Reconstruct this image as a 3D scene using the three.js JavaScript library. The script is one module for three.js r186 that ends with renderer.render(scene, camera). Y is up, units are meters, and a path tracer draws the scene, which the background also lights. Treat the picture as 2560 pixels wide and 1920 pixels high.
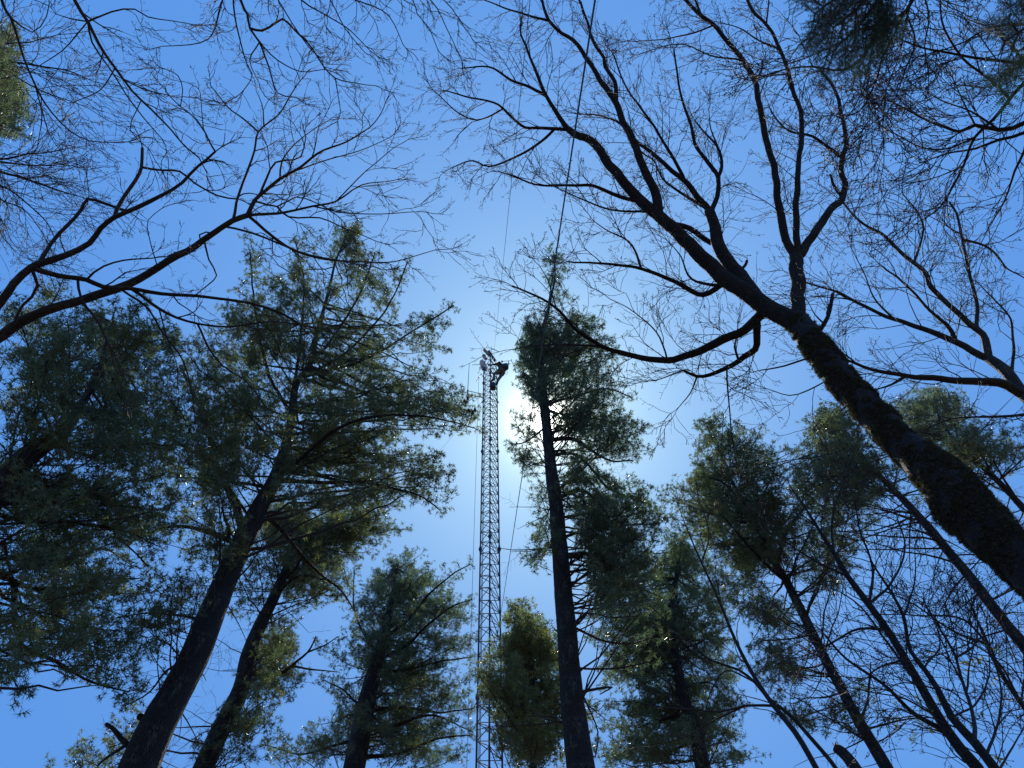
import * as THREE from 'three';
import { mergeGeometries } from 'three/addons/utils/BufferGeometryUtils.js';
import { MarchingCubes } from 'three/addons/objects/MarchingCubes.js';

// ───────────────────────── camera, sky, sun, exposure ─────────────────────────
const scene = new THREE.Scene();
const FOCAL = 1923, W = 2560, H = 1920;                      // a phone's main lens, in pixels of a 2560 px wide frame
const camera = new THREE.PerspectiveCamera(2 * Math.atan(H / 2 / FOCAL) * 180 / Math.PI, W / H, 0.05, 900);
camera.rotation.order = 'YXZ';
camera.position.set(0, 1.6, 0);
camera.rotation.set(62.1 * Math.PI / 180, 0, -2.93 * Math.PI / 180);
camera.updateMatrixWorld(true);
scene.add(camera);

const CAM = camera.position.clone(), QC = camera.quaternion.clone(), QI = QC.clone().invert();
const ray = (px, py) => new THREE.Vector3(px - W / 2, H / 2 - py, -FOCAL).normalize().applyQuaternion(QC);
const toPx = p => { const v = p.clone().sub(CAM).applyQuaternion(QI); return [W / 2 - v.x / v.z * FOCAL, H / 2 + v.y / v.z * FOCAL, -v.z]; };

const EXPOSURE = 1.6;                                        // a phone's picture, opened up for the shade
const SUN = ray(1371, 1044);
const sun = new THREE.DirectionalLight(new THREE.Color(1, 0.95, 0.86), 5);
sun.position.copy(SUN.clone().multiplyScalar(120));
sun.castShadow = true;
sun.shadow.mapSize.set(4096, 4096);
Object.assign(sun.shadow.camera, { left: -40, right: 40, top: 40, bottom: -40, near: 1, far: 260 });
scene.add(sun, sun.target);

{ // clear air: deep blue, paler toward the horizon and toward the sun
  const w = 2048, h = 1024, d = new Float32Array(w * h * 4), v = new THREE.Vector3();
  const ss = THREE.MathUtils.smoothstep;
  for (let j = 0; j < h; j++) for (let i = 0; i < w; i++) {
    const el = ((j + 0.5) / h - 0.5) * Math.PI, az = ((i + 0.5) / w - 0.5) * 2 * Math.PI;
    v.set(Math.cos(el) * Math.cos(az), Math.sin(el), Math.cos(el) * Math.sin(az));
    const th = Math.acos(Math.min(1, Math.max(-1, v.dot(SUN)))) * 180 / Math.PI;
    const low = Math.exp(-Math.max(0, Math.sin(el)) / 0.16);
    const a = 0.74 * Math.exp(-th / 11), c = 11 * Math.exp(-th / 0.8) + 0.75 * Math.exp(-th / 2.2);
    const k = (j * w + i) * 4;
    d[k] = (0.088 + 0.20 * low + a * 0.84 + c) / EXPOSURE;
    d[k + 1] = (0.292 + 0.22 * low + a * 1.0 + c * 0.97) / EXPOSURE;
    d[k + 2] = (0.79 + 0.10 * low + a * 0.5 + c * 0.86) / EXPOSURE;
    d[k + 3] = 1;
  }
  const t = new THREE.DataTexture(d, w, h, THREE.RGBAFormat, THREE.FloatType);
  t.mapping = THREE.EquirectangularReflectionMapping; t.magFilter = t.minFilter = THREE.LinearFilter; t.needsUpdate = true;
  scene.background = t; scene.environment = t;
}
const renderer = new THREE.WebGLRenderer({ antialias: true });
renderer.setSize(1024, 768);
renderer.toneMapping = THREE.LinearToneMapping;
renderer.toneMappingExposure = EXPOSURE;
renderer.shadowMap.enabled = true;

// ───────────────────────── helpers ─────────────────────────
let seed = 12345;
const rnd = () => { seed = (seed + 0x6D2B79F5) | 0; let t = Math.imul(seed ^ (seed >>> 15), 1 | seed); t = (t + Math.imul(t ^ (t >>> 7), 61 | t)) ^ t; return ((t ^ (t >>> 14)) >>> 0) / 4294967296; };
const rr = (a, b) => a + (b - a) * rnd();
const gauss = () => (rnd() + rnd() + rnd() + rnd() - 2) * 1.7;
const V = (x, y, z) => new THREE.Vector3(x, y, z);
const UP = V(0, 1, 0);
const lerp = (a, b, t) => a + (b - a) * t;
const hash3 = (x, y, z) => { let n = Math.imul(x, 374761393) ^ Math.imul(y, 668265263) ^ Math.imul(z, 2147483647 - 1234567); n = Math.imul(n ^ (n >>> 13), 1274126177); return ((n ^ (n >>> 16)) >>> 0) / 4294967296; };
function noise3(x, y, z) {
  const xi = Math.floor(x), yi = Math.floor(y), zi = Math.floor(z), f = t => t * t * (3 - 2 * t), u = f(x - xi), v = f(y - yi), w = f(z - zi);
  let s = 0;
  for (let a = 0; a < 2; a++) for (let b = 0; b < 2; b++) for (let c = 0; c < 2; c++)
    s += hash3(xi + a, yi + b, zi + c) * (a ? u : 1 - u) * (b ? v : 1 - v) * (c ? w : 1 - w);
  return s * 2 - 1;
}
const used = {};
function nameOf(n) { const k = used[n] = (used[n] ?? -1) + 1; return k ? `${n}_${String(k).padStart(3, '0')}` : n; }
function thing(name, label, category, group) {
  const g = new THREE.Group(); g.name = nameOf(name); g.userData = { label, category };
  if (group) g.userData.group = group;
  scene.add(g); return g;
}
function part(name, geo, mat, parent, stuff) {
  const m = new THREE.Mesh(geo, mat); m.name = name; m.castShadow = m.receiveShadow = true;
  if (stuff) m.userData.kind = 'stuff';
  parent.add(m); return m;
}
// q1..q4 read points off an enlarged quarter of the picture, qf off the whole
const QK = 1280 / 2212;
const q1 = (x, y) => [x * QK, y * QK], q2 = (x, y) => [1280 + x * QK, y * QK], q3 = (x, y) => [x * QK, 960 + y * QK], q4 = (x, y) => [1280 + x * QK, 960 + y * QK];
const qf = (x, y) => [x * 2560 / 2212, y * 2560 / 2212];
const pts = (f, s) => s.trim().split(/\s+/).map(p => f(...p.split(',').map(Number)));
const poly = s => pts(qf, s);
const inside = (P, x, y) => { let c = false; for (let i = 0, j = P.length - 1; i < P.length; j = i++) { const [xi, yi] = P[i], [xj, yj] = P[j]; if ((yi > y) !== (yj > y) && x < (xj - xi) * (y - yi) / (yj - yi) + xi) c = !c; } return c; };
const atHeight = (px, py, h) => { const d = ray(px, py); return CAM.clone().addScaledVector(d, (h - CAM.y) / d.y); };
const atDist = (px, py, R) => { const d = ray(px, py); return CAM.clone().addScaledVector(d, R / Math.hypot(d.x, d.z)); };   // R metres away on the ground
const depthOf = p => Math.max(0.3, toPx(p)[2]);

class MB {                                                   // collects tubes into one geometry
  constructor() { this.p = []; this.n = []; this.u = []; this.i = []; }
  tube(P, R, sides = 6, rough = 0, cap = false) {
    const base = this.p.length / 3, T = P.map((_, i) => P[Math.min(i + 1, P.length - 1)].clone().sub(P[Math.max(i - 1, 0)]).normalize());
    let N = Math.abs(T[0].y) < 0.9 ? V(0, 1, 0) : V(1, 0, 0); N.addScaledVector(T[0], -N.dot(T[0])).normalize();
    let len = 0; const B = V(0, 0, 0), q = V(0, 0, 0);
    for (let i = 0; i < P.length; i++) {
      N.addScaledVector(T[i], -N.dot(T[i])).normalize(); B.crossVectors(T[i], N);
      if (i) len += P[i].distanceTo(P[i - 1]);
      for (let s = 0; s <= sides; s++) {
        const a = (s % sides) / sides * 2 * Math.PI, c = Math.cos(a), sn = Math.sin(a);
        let r = R[i];
        q.copy(N).multiplyScalar(c).addScaledVector(B, sn);
        if (rough) { const x = P[i].x + q.x * r, y = P[i].y + q.y * r, z = P[i].z + q.z * r; r *= 1 + rough * (noise3(x * 2.2, y * 1.1, z * 2.2) + 0.55 * noise3(x * 11, y * 5, z * 11) + 0.4 * noise3(x * 26, y * 12, z * 26)); }
        this.p.push(P[i].x + q.x * r, P[i].y + q.y * r, P[i].z + q.z * r);
        this.n.push(q.x, q.y, q.z); this.u.push(s / sides * Math.max(1, Math.round(R[0] * 6.28 / 0.8)), len / 0.8);
      }
    }
    const k = sides + 1;
    for (let i = 0; i + 1 < P.length; i++) for (let s = 0; s < sides; s++) { const a = base + i * k + s, b = a + k; this.i.push(a, a + 1, b, b, a + 1, b + 1); }
    for (const [e, at] of [[0, 0], [1, P.length - 1]]) if (cap) {
      const c = this.p.length / 3, t = T[at].clone().multiplyScalar(e ? 1 : -1);
      this.p.push(P[at].x, P[at].y, P[at].z); this.n.push(t.x, t.y, t.z); this.u.push(0.5, 0.5);
      for (let s = 0; s < sides; s++) { const a = base + at * k + s; e ? this.i.push(a, a + 1, c) : this.i.push(a + 1, a, c); }
    }
    return this;
  }
  rod(a, b, r, sides = 6) { return this.tube([a, b], [r, r], sides, 0, true); }
  get empty() { return !this.i.length; }
  geo(smooth) {
    const g = new THREE.BufferGeometry();
    g.setAttribute('position', new THREE.Float32BufferAttribute(this.p, 3)); g.setAttribute('normal', new THREE.Float32BufferAttribute(this.n, 3));
    g.setAttribute('uv', new THREE.Float32BufferAttribute(this.u, 2)); g.setIndex(this.i);
    if (smooth) g.computeVertexNormals();
    return g;
  }
}
// a smooth curve through points with radii, resampled about every `step` metres
function resample(P, R, step) {
  const c = new THREE.CatmullRomCurve3(P, false, 'centripetal'), out = [], rad = [];
  for (let i = 0; i + 1 < P.length; i++) {
    const n = Math.max(1, Math.ceil(P[i].distanceTo(P[i + 1]) / step));
    for (let k = 0; k < n; k++) { out.push(c.getPoint((i + k / n) / (P.length - 1))); rad.push(lerp(R[i], R[i + 1], k / n)); }
  }
  out.push(P.at(-1).clone()); rad.push(R.at(-1));
  return [out, rad];
}
// ───────────────────────── materials ─────────────────────────
function texture(n, f, srgb, rep = 1) {
  const d = new Uint8Array(n * n * 4);
  for (let j = 0; j < n; j++) for (let i = 0; i < n; i++) { const c = f(i / n, j / n), k = (j * n + i) * 4; d[k] = c[0]; d[k + 1] = c[1]; d[k + 2] = c[2]; d[k + 3] = 255; }
  const t = new THREE.DataTexture(d, n, n); t.wrapS = t.wrapT = THREE.RepeatWrapping; t.magFilter = THREE.LinearFilter; t.minFilter = THREE.LinearMipmapLinearFilter; t.generateMipmaps = true;
  if (srgb) t.colorSpace = THREE.SRGBColorSpace; t.repeat.set(rep, rep); t.needsUpdate = true; return t;
}
const wrapN = (u, v, fu, fv, s) => { const f = t => t * t * (3 - 2 * t), x = u * fu, y = v * fv, xi = Math.floor(x), yi = Math.floor(y), a = f(x - xi), b = f(y - yi), h = (i, j) => hash3(((i % fu) + fu) % fu, ((j % fv) + fv) % fv, s); return lerp(lerp(h(xi, yi), h(xi + 1, yi), a), lerp(h(xi, yi + 1), h(xi + 1, yi + 1), a), b); };
const ridge = (u, v) => { const w = u + 0.22 * (wrapN(u, v, 4, 5, 5) - 0.5) + 0.08 * (wrapN(u, v, 12, 14, 15) - 0.5); const r = Math.abs(((w * 11 + 1.2 * wrapN(u, v, 9, 8, 3)) % 1 + 1) % 1 - 0.5) * 2; return 0.6 * (1 - (1 - r) ** 2) + 0.25 * wrapN(u, v, 24, 14, 7) + 0.15 * wrapN(u, v, 64, 48, 9); };
const barkBump = texture(512, (u, v) => { const h = 255 * ridge(u, v); return [h, h, h]; });
const barkMap = (lo, hi, lichen, moss, amount) => texture(512, (u, v) => {
  const h = ridge(u, v), l = wrapN(u, v, 7, 5, 21) * 0.6 + wrapN(u, v, 30, 24, 22) * 0.4, m = wrapN(u, v, 5, 4, 31) * 0.55 + wrapN(u, v, 22, 18, 32) * 0.3 + wrapN(u, v, 70, 60, 33) * 0.15;
  let c = lo.map((x, i) => lerp(x, hi[i], h * 0.8 + 0.2 * wrapN(u, v, 50, 50, 2)));
  if (l > 0.72) c = c.map((x, i) => lerp(x, lichen[i], 0.8));
  if (m > 1 - amount) c = c.map((x, i) => lerp(x, moss[i], Math.min(1, (m - 1 + amount) * 9)));
  return c;
}, true);
const pineBark = new THREE.MeshStandardMaterial({ map: barkMap([24, 20, 18], [56, 48, 43], [84, 84, 70], [44, 48, 28], 0.25), bumpMap: barkBump, bumpScale: 0.03, roughness: 0.95 });
const oakBark = new THREE.MeshStandardMaterial({ map: barkMap([18, 15, 13], [38, 33, 28], [54, 52, 42], [36, 36, 18], 0.34), bumpMap: barkBump, bumpScale: 0.02, roughness: 0.95 });
const greyBark = new THREE.MeshStandardMaterial({ map: barkMap([28, 24, 21], [60, 54, 47], [76, 76, 66], [48, 50, 30], 0.3), bumpMap: barkBump, bumpScale: 0.015, roughness: 0.9 });
const branchMat = new THREE.MeshStandardMaterial({ color: new THREE.Color().setRGB(0.032, 0.026, 0.022), roughness: 0.85 });
const twigMat = new THREE.MeshStandardMaterial({ color: new THREE.Color().setRGB(0.04, 0.03, 0.026), roughness: 0.75 });
const needleMat = new THREE.MeshPhysicalMaterial({ color: new THREE.Color().setRGB(1, 1, 1), roughness: 1, transmission: 0.55, thickness: 0, side: THREE.DoubleSide });
const waxyMat = new THREE.MeshStandardMaterial({ color: new THREE.Color().setRGB(1, 1, 1), roughness: 0.45, side: THREE.DoubleSide });
const mossMat = new THREE.MeshPhysicalMaterial({ color: new THREE.Color().setRGB(1, 1, 1), roughness: 1, transmission: 0.4, thickness: 0, side: THREE.DoubleSide });
const hemlockMat = new THREE.MeshPhysicalMaterial({ color: new THREE.Color().setRGB(1, 1, 1), roughness: 1, transmission: 0.4, thickness: 0, side: THREE.DoubleSide });
// ───────────────────────── ground ─────────────────────────
{
  const g = new THREE.PlaneGeometry(700, 700, 140, 140); g.rotateX(-Math.PI / 2);
  const p = g.attributes.position, uv = g.attributes.uv;
  for (let i = 0; i < p.count; i++) { const x = p.getX(i), z = p.getZ(i); p.setY(i, 0.12 * noise3(x * 0.06, 0, z * 0.06) - 0.06); uv.setXY(i, x / 3, z / 3); }
  g.computeVertexNormals();
  const litter = texture(512, (u, v) => { const a = wrapN(u, v, 40, 40, 1), b = wrapN(u, v, 130, 130, 2), c = wrapN(u, v, 6, 6, 3), k = 0.45 * a + 0.35 * b + 0.2 * c; return [lerp(34, 100, k), lerp(26, 78, k), lerp(18, 54, k)]; }, true);
  const m = new THREE.Mesh(g, new THREE.MeshStandardMaterial({ map: litter, roughness: 1 })); m.name = 'ground'; m.receiveShadow = true;
  m.userData = { kind: 'structure', label: 'forest floor of brown leaf litter', category: 'ground' }; scene.add(m);
}
// ───────────────────────── needle and twig sprays (instanced) ─────────────────────────
function blades(list) {                                      // list of [base, tip, half width, side vector]
  const p = [], n = [];
  for (const [a, b, w, s] of list) { const nn = b.clone().sub(a).cross(s).normalize(); for (const q of [a.clone().addScaledVector(s, w), a.clone().addScaledVector(s, -w), b]) { p.push(q.x, q.y, q.z); n.push(nn.x, nn.y, nn.z); } }
  const g = new THREE.BufferGeometry(); g.setAttribute('position', new THREE.Float32BufferAttribute(p, 3)); g.setAttribute('normal', new THREE.Float32BufferAttribute(n, 3)); return g;
}
// a white pine shoot along +y, 0.34 m, with star-like tufts of long needles
function pineSpray(tufts, needles, L, hw) {
  const list = [];
  const twig = (a, b, r) => { for (const s of [V(1, 0, 0), V(0, 0, 1)]) { list.push([a, b, r, s]); } };
  const ends = [[V(0, 0, 0), V(rr(-.02, .02), 0.3, rr(-.02, .02))]];
  for (let k = 1; k < tufts; k++) { const y = rr(0.05, 0.24), a = rr(0, 6.28), o = rr(0.05, 0.11); ends.push([V(0, y, 0), V(Math.cos(a) * o, y + rr(0.05, 0.1), Math.sin(a) * o)]); }
  for (const [a, e] of ends) {
    twig(a, e, 0.003);
    const d = e.clone().sub(a).normalize();
    for (let k = 0; k < needles; k++) {
      const q = V(gauss(), gauss(), gauss()).normalize(), t = q.addScaledVector(d, rr(0.1, 0.9)).normalize(), l = L * rr(0.75, 1.1);
      const b = e.clone().addScaledVector(d, -rr(0, 0.05)), s = t.clone().cross(V(gauss(), gauss(), gauss())).normalize();
      list.push([b, b.clone().addScaledVector(t, l), hw, s]);
    }
  }
  return blades(list);
}
const PINE = [0, 1, 2].map(() => pineSpray(4, 9, 0.088, 0.0062));
// a flat hemlock spray along +y with short needles in two rows
const HEMLOCK = (() => {
  const list = [];
  const row = (a, b) => { const d = b.clone().sub(a), l = d.length(); d.normalize(); const s = d.clone().cross(V(0, 0, 1)).normalize(); list.push([a, b, 0.002, s]); for (let t = 0.01; t < l; t += 0.012) for (const k of [-1, 1]) { const p = a.clone().addScaledVector(d, t), n = s.clone().multiplyScalar(k).addScaledVector(d, 0.35).add(V(0, 0, rr(-.25, .25))).normalize(); list.push([p, p.clone().addScaledVector(n, rr(.014, .02)), 0.0028, d]); } };
  row(V(0, 0, 0), V(0.01, 0.3, 0));
  for (let k = 0; k < 9; k++) { const y = 0.03 + k * 0.028, sd = k % 2 ? 1 : -1, l = 0.13 - k * 0.009; row(V(0, y, 0), V(sd * l * 0.8, y + l * 0.6, rr(-.02, .02))); }
  return blades(list);
})();
// a bare twig spray along +y with side twiglets and fat buds
function twigSpray(n, len, r, bud) {
  const mb = new MB(), P = [V(0, 0, 0)]; let d = V(0, 1, 0), p = V(0, 0, 0);
  const budAt = (q, dd) => { mb.tube([q.clone().addScaledVector(dd, -bud), q.clone(), q.clone().addScaledVector(dd, bud * 1.6)], [r * 0.5, bud * 0.75, 0.0005], 4); };
  for (let k = 0; k < 4; k++) { d = d.clone().add(V(rr(-.4, .4), 0, rr(-.4, .4))).normalize(); p = p.clone().addScaledVector(d, len / 4); P.push(p); }
  mb.tube(P, [r, r * 0.9, r * 0.8, r * 0.65, r * 0.5], 3); budAt(p, d);
  for (let k = 0; k < n; k++) {
    const t = rr(0.25, 0.98) * 4, i = Math.min(3, Math.floor(t)), o = P[i].clone().lerp(P[i + 1], t - i), a = rr(0, 6.28);
    const e = V(Math.cos(a), rr(0.5, 1.3), Math.sin(a)).normalize(), l = len * rr(0.12, 0.34), m = o.clone().addScaledVector(e, l * 0.5), q = m.clone().addScaledVector(e.clone().add(V(rr(-.4, .4), 0.35, rr(-.4, .4))).normalize(), l * 0.5);
    mb.tube([o, m, q], [r * 0.7, r * 0.6, r * 0.5], 3); if (bud) budAt(q, q.clone().sub(m).normalize());
  }
  return mb.geo();
}
const TWIGS = [0, 1, 2].map(() => twigSpray(4, 0.34, 0.0046, 0.0095));
const DEADTWIGS = [0, 1].map(() => twigSpray(5, 0.55, 0.0028, 0));
const qTmp = new THREE.Quaternion();
function instanced(name, geos, mat, list, parent, colour) {  // list of [position, direction, scale]
  const per = geos.map(() => []);
  list.forEach((e, i) => per[i % geos.length].push(e));
  per.forEach((L, gi) => {
    if (!L.length) return;
    const im = new THREE.InstancedMesh(geos[gi], mat, L.length); im.name = name; im.castShadow = im.receiveShadow = true; im.userData.kind = 'stuff';
    const M = new THREE.Matrix4(), c = new THREE.Color();
    L.forEach(([p, d, s], i) => {
      const q = qTmp.setFromUnitVectors(UP, d).multiply(new THREE.Quaternion().setFromAxisAngle(UP, rr(0, 6.28)));
      im.setMatrixAt(i, M.compose(p, q, V(s, s, s)));
      if (colour) im.setColorAt(i, colour(c, p));
    });
    parent.add(im);
  });
}
const LEAVES = (() => { const L = []; for (let k = 0; k < 7; k++) { const b = V(gauss() * 0.02, rr(0, 0.05), gauss() * 0.02), t = V(gauss(), rr(-0.2, 1), gauss()).normalize(), sd = t.clone().cross(V(gauss(), gauss(), gauss())).normalize(), m = b.clone().addScaledVector(t, 0.022); L.push([m, b, 0.011, sd], [m, b.clone().addScaledVector(t, 0.055), 0.011, sd]); } return blades(L); })();
const leafMat = new THREE.MeshPhysicalMaterial({ color: new THREE.Color().setRGB(1, 1, 1), roughness: 1, transmission: 0.5, thickness: 0, side: THREE.DoubleSide });
const MOSS = (() => { const L = []; for (let k = 0; k < 16; k++) { const a = rr(0, 6.28), o = rr(0, 0.022), b = V(Math.cos(a) * o, 0, Math.sin(a) * o), t = b.clone().add(V(gauss() * 0.012, rr(0.012, 0.032), gauss() * 0.012)); L.push([b, t, 0.003, V(Math.cos(a + 1), 0, Math.sin(a + 1))]); } return blades(L); })();
// ───────────────────────── trees ─────────────────────────
let total = 0;
class Tree {
  constructor(name, label, group, bark) { this.g = thing(name, label, 'tree', group); this.nodes = []; this.limbs = []; this.bark = bark; this.mb = new MB(); this.sprays = []; this.trunkPts = []; }
  addNodes(P, R) { P.forEach((p, i) => { const s = toPx(p); this.nodes.push({ p, r: R[i], x: s[0], y: s[1] }); }); }
  nearest(px, py) { let b = null, d = 1e9; for (const n of this.nodes) { const e = (n.x - px) ** 2 + (n.y - py) ** 2; if (e < d) { d = e; b = n; } } return b; }
  // the trunk: picture points with their widths, standing R metres away, carried down to the ground
  trunk(points, widths, R, { sides = 20, rough = 0.05, flare = 1.7, step = 0.25, drift = 0 } = {}) {
    const P = points.map(([x, y], i) => atDist(x, y, R + drift * i / (points.length - 1)));
    const rad = P.map((p, i) => widths[i] / 2 * depthOf(p) / FOCAL);
    const b = P[0], d = P[1].clone().sub(P[0]); const lean = d.y > 0.1 ? V(d.x / d.y, 0, d.z / d.y) : V(0, 0, 0); lean.clampLength(0, 0.12);
    const foot = V(b.x - lean.x * b.y * 0.6, -0.15, b.z - lean.z * b.y * 0.6);
    const low = [foot, foot.clone().lerp(b, 0.08), foot.clone().lerp(b, 0.3), foot.clone().lerp(b, 0.65)];
    const r0 = rad[0];
    const [C, CR] = resample([...low, ...P], [r0 * flare * 1.15, r0 * 1.3, r0 * 1.16, r0 * 1.08, ...rad], step);
    this.trunkPts = C; this.trunkRad = CR; this.base = foot;
    this.trunkMesh = part('trunk', new MB().tube(C, CR, sides, rough, true).geo(true), this.bark, this.g);
    this.addNodes(C, CR); return this;
  }
  moss(n, tint) {                                            // shaggy moss and rough bark scales on the trunk
    const L = [], m = this.trunkMesh.geometry, p = m.attributes.position, nn = m.attributes.normal;
    for (let k = 0; k < n * 6 && L.length < n; k++) {
      const i = Math.floor(rnd() * p.count), v = V(p.getX(i), p.getY(i), p.getZ(i)), f = noise3(v.x * 7, v.y * 4, v.z * 7) + 0.7 * noise3(v.x * 17, v.y * 11, v.z * 17);
      if (v.y < 5 || f < -0.12) continue;
      const d = V(nn.getX(i), nn.getY(i), nn.getZ(i)); L.push([v.addScaledVector(d, -0.004).add(V(gauss(), gauss(), gauss()).multiplyScalar(0.012)), d.add(V(gauss(), gauss(), gauss()).multiplyScalar(0.35)).normalize(), rr(0.6, 1.5)]);
    }
    instanced('moss', [MOSS], mossMat, L, this.g, c => { const k = rr(0.6, 1.3); return c.setRGB(tint[0] * k, tint[1] * k, tint[2] * k); }); return this;
  }
  hiddenTrunk(foot, P, r0, r1) {                             // a trunk outside the frame
    const [C, CR] = resample([V(foot[0], -0.15, foot[1]), ...P], [r0 * 1.6, ...P.map((_, i) => lerp(r0, r1, (i + 1) / P.length))], 0.4);
    this.trunkPts = C; this.trunkRad = CR; this.trunkMesh = part('trunk', new MB().tube(C, CR, 14, 0.05, true).geo(true), this.bark, this.g); this.addNodes(C, CR); return this;
  }
  // a limb traced through picture points; it leaves the tree at the nearest point and ends `dh` metres higher
  limb(points, w0, w1, dh, { rough = 0.07, grow = 1, join = true, name = 'limb', from } = {}) {
    const n = join ? this.nearest(...points[0]) : null, start = n ? n.p : from;
    const h0 = start.y; let L = [0]; for (let i = 1; i < points.length; i++) L.push(L[i - 1] + Math.hypot(points[i][0] - points[i - 1][0], points[i][1] - points[i - 1][1]));
    const T = L.at(-1) || 1;
    const P = points.map(([x, y], i) => atHeight(x, y, h0 + dh * L[i] / T)); P[0] = start.clone();
    const R = P.map((p, i) => Math.max(0.005, lerp(w0, w1, (L[i] / T) ** 0.85) / 2 * depthOf(p) / FOCAL));
    const [C, CR] = resample(P, R, 0.16);
    for (let i = 1; i + 1 < C.length; i++) { const a = Math.min(0.03, CR[i] * 0.4) + 0.008; C[i].x += a * noise3(C[i].x * 3, C[i].y * 3, C[i].z * 3 + 7); C[i].z += a * noise3(C[i].x * 3 + 9, C[i].y * 3, C[i].z * 3); C[i].y += a * noise3(C[i].x * 3, C[i].y * 3 + 17, C[i].z * 3); }
    const m = part(name, new MB().tube(C, CR, CR[0] > 0.06 ? 12 : 7, rough, true).geo(true), CR[0] > 0.03 ? this.bark : branchMat, this.g);
    this.addNodes(C, CR); this.limbs.push({ C, R: CR, grow }); return m;
  }
  // free branching off every traced limb, ending in budded twig sprays
  twigs({ every = 0.34, len = 1.1, up = 0.25, sub = 3, sprays = 1, geos = TWIGS, size = [0.7, 1.25], skip = 0.12, forward = 1.0, r = 0.010 } = {}) {
    const grow = (o, d, l, r0, level) => {
      const n = level ? 3 : 5, P = [o.clone()], R = [r0]; let p = o.clone(), dd = d.clone();
      for (let k = 1; k <= n; k++) { dd.add(V(gauss(), gauss(), gauss()).multiplyScalar(0.21)).addScaledVector(UP, 0.04 * up).normalize(); p = p.clone().addScaledVector(dd, l / n); P.push(p); R.push(lerp(r0, 0.0046, k / n)); }
      this.mb.tube(P, R, 4);
      if (level < 1) for (let k = 0; k < sub; k++) { const t = rr(0.2, 0.95) * n, i = Math.min(n - 1, Math.floor(t)), q = P[i].clone().lerp(P[i + 1], t - i), e = P[i + 1].clone().sub(P[i]).normalize(); grow(q, this.side(e, forward, up), l * rr(0.3, 0.55), R[i] * 0.65, level + 1); }
      for (let k = 0; k < (level ? 0 : 2) * sprays; k++) { if (sprays < 1 && rnd() > sprays) continue; const t = rr(0.3, 1) * n, i = Math.min(n - 1, Math.floor(t)), e = P[i + 1].clone().sub(P[i]).normalize(); this.sprays.push([P[i].clone().lerp(P[i + 1], t - i), this.side(e, forward + 0.3, up), rr(...size)]); }
      this.sprays.push([P[n], dd.clone(), rr(...size)]);
    };
    for (const { C, R, grow: gk } of this.limbs) {
      if (!gk) continue;
      let acc = rr(0, every);
      for (let i = 1; i < C.length; i++) {
        acc += C[i].distanceTo(C[i - 1]);
        if (i / C.length < skip) continue;
        const e = every / gk * (R[i] > 0.1 ? 1.8 : 1);
        while (acc > e) { acc -= e; const d = C[i].clone().sub(C[i - 1]).normalize(); grow(C[i], this.side(d, forward, up), len * rr(0.45, 1.3) * lerp(1, 0.6, i / C.length), Math.min(R[i] * 0.55, r), 0); }
      }
      const d = C.at(-1).clone().sub(C.at(-2)).normalize(); this.sprays.push([C.at(-1), d, rr(...size)]); grow(C.at(-1), d, len * 0.6, Math.min(R.at(-1), r * 0.8), 0);
    }
    this.twigGeos = geos; return this;
  }
  side(d, forward, up) { const q = V(gauss(), gauss(), gauss()); q.addScaledVector(d, -q.dot(d)).normalize(); return q.addScaledVector(d, forward).addScaledVector(UP, up).normalize(); }
  youngLeaves(n, ok) {                                       // the first yellow-green leaves
    const L = this.sprays.filter(e => { const [x, y] = toPx(e[0]); return ok(x, y); }).slice(0, n).map(e => [e[0], e[1], rr(0.7, 1.4)]);
    instanced('young_leaves', [LEAVES], leafMat, L, this.g, c => { const k = rr(0.7, 1.2); return c.setRGB(0.34 * k, 0.33 * k, 0.05 * k); }); return this;
  }
  bare() {
    if (!this.mb.empty) part('branches', this.mb.geo(), branchMat, this.g, true);
    instanced('twigs', this.twigGeos || TWIGS, twigMat, this.sprays, this.g); this.done();
  }
  // pine crown: boughs rise from the trunk to points inside the outline(s)
  crown(outlines, { n = 60, spread = 1.6, rise = [0.15, 0.75], fan = 1.3, dens = 1, holes = [], needle = 1, min = 0.4, behind = 0 } = {}) {
    this.holes = holes;
    const ok = p => { let [x, y] = toPx(p); x += gauss() * 15; y += gauss() * 15; return outlines.some(o => inside(o, x, y)) && !holes.some(h => inside(h, x, y)); };
    this.ok = ok; const cand = [];
    const X = outlines.flat().map(p => p[0]), Y = outlines.flat().map(p => p[1]), x0 = Math.min(...X), x1 = Math.max(...X), y0 = Math.min(...Y), y1 = Math.max(...Y);
    const top = this.trunkPts.at(-1), n2 = V(this.base.x - CAM.x, 0, this.base.z - CAM.z).normalize();
    n = Math.round(n * 0.58); fan *= 1.16; dens *= 1.6;                          // few, full boughs with air between them
    for (let k = 0; k < n; k++) {
      let best = null, bd = -1;
      for (let t = 0; t < 6; t++) {                          // spread the tips evenly
        let x, y, c = 0; do { x = rr(x0, x1); y = rr(y0, y1); } while ((!outlines.some(o => inside(o, x, y)) || holes.some(h => inside(h, x, y))) && ++c < 300);
        const d = cand.reduce((m, q) => Math.min(m, (q[0] - x) ** 2 + (q[1] - y) ** 2), 1e9); if (d > bd) { bd = d; best = [x, y]; }
      }
      cand.push(best);
      const off = Math.max(-1.1, gauss() * spread + behind * spread), d = ray(...best), o = this.base.clone().addScaledVector(n2, off), t = o.clone().sub(CAM).dot(n2) / d.dot(n2), tip = CAM.clone().addScaledVector(d, t);
      this.bough(tip, lerp(...rise, rnd()), fan * rr(0.7, 1.3), dens * rr(0.45, 1.5), needle, min);
    }
    return this;
  }
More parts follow.
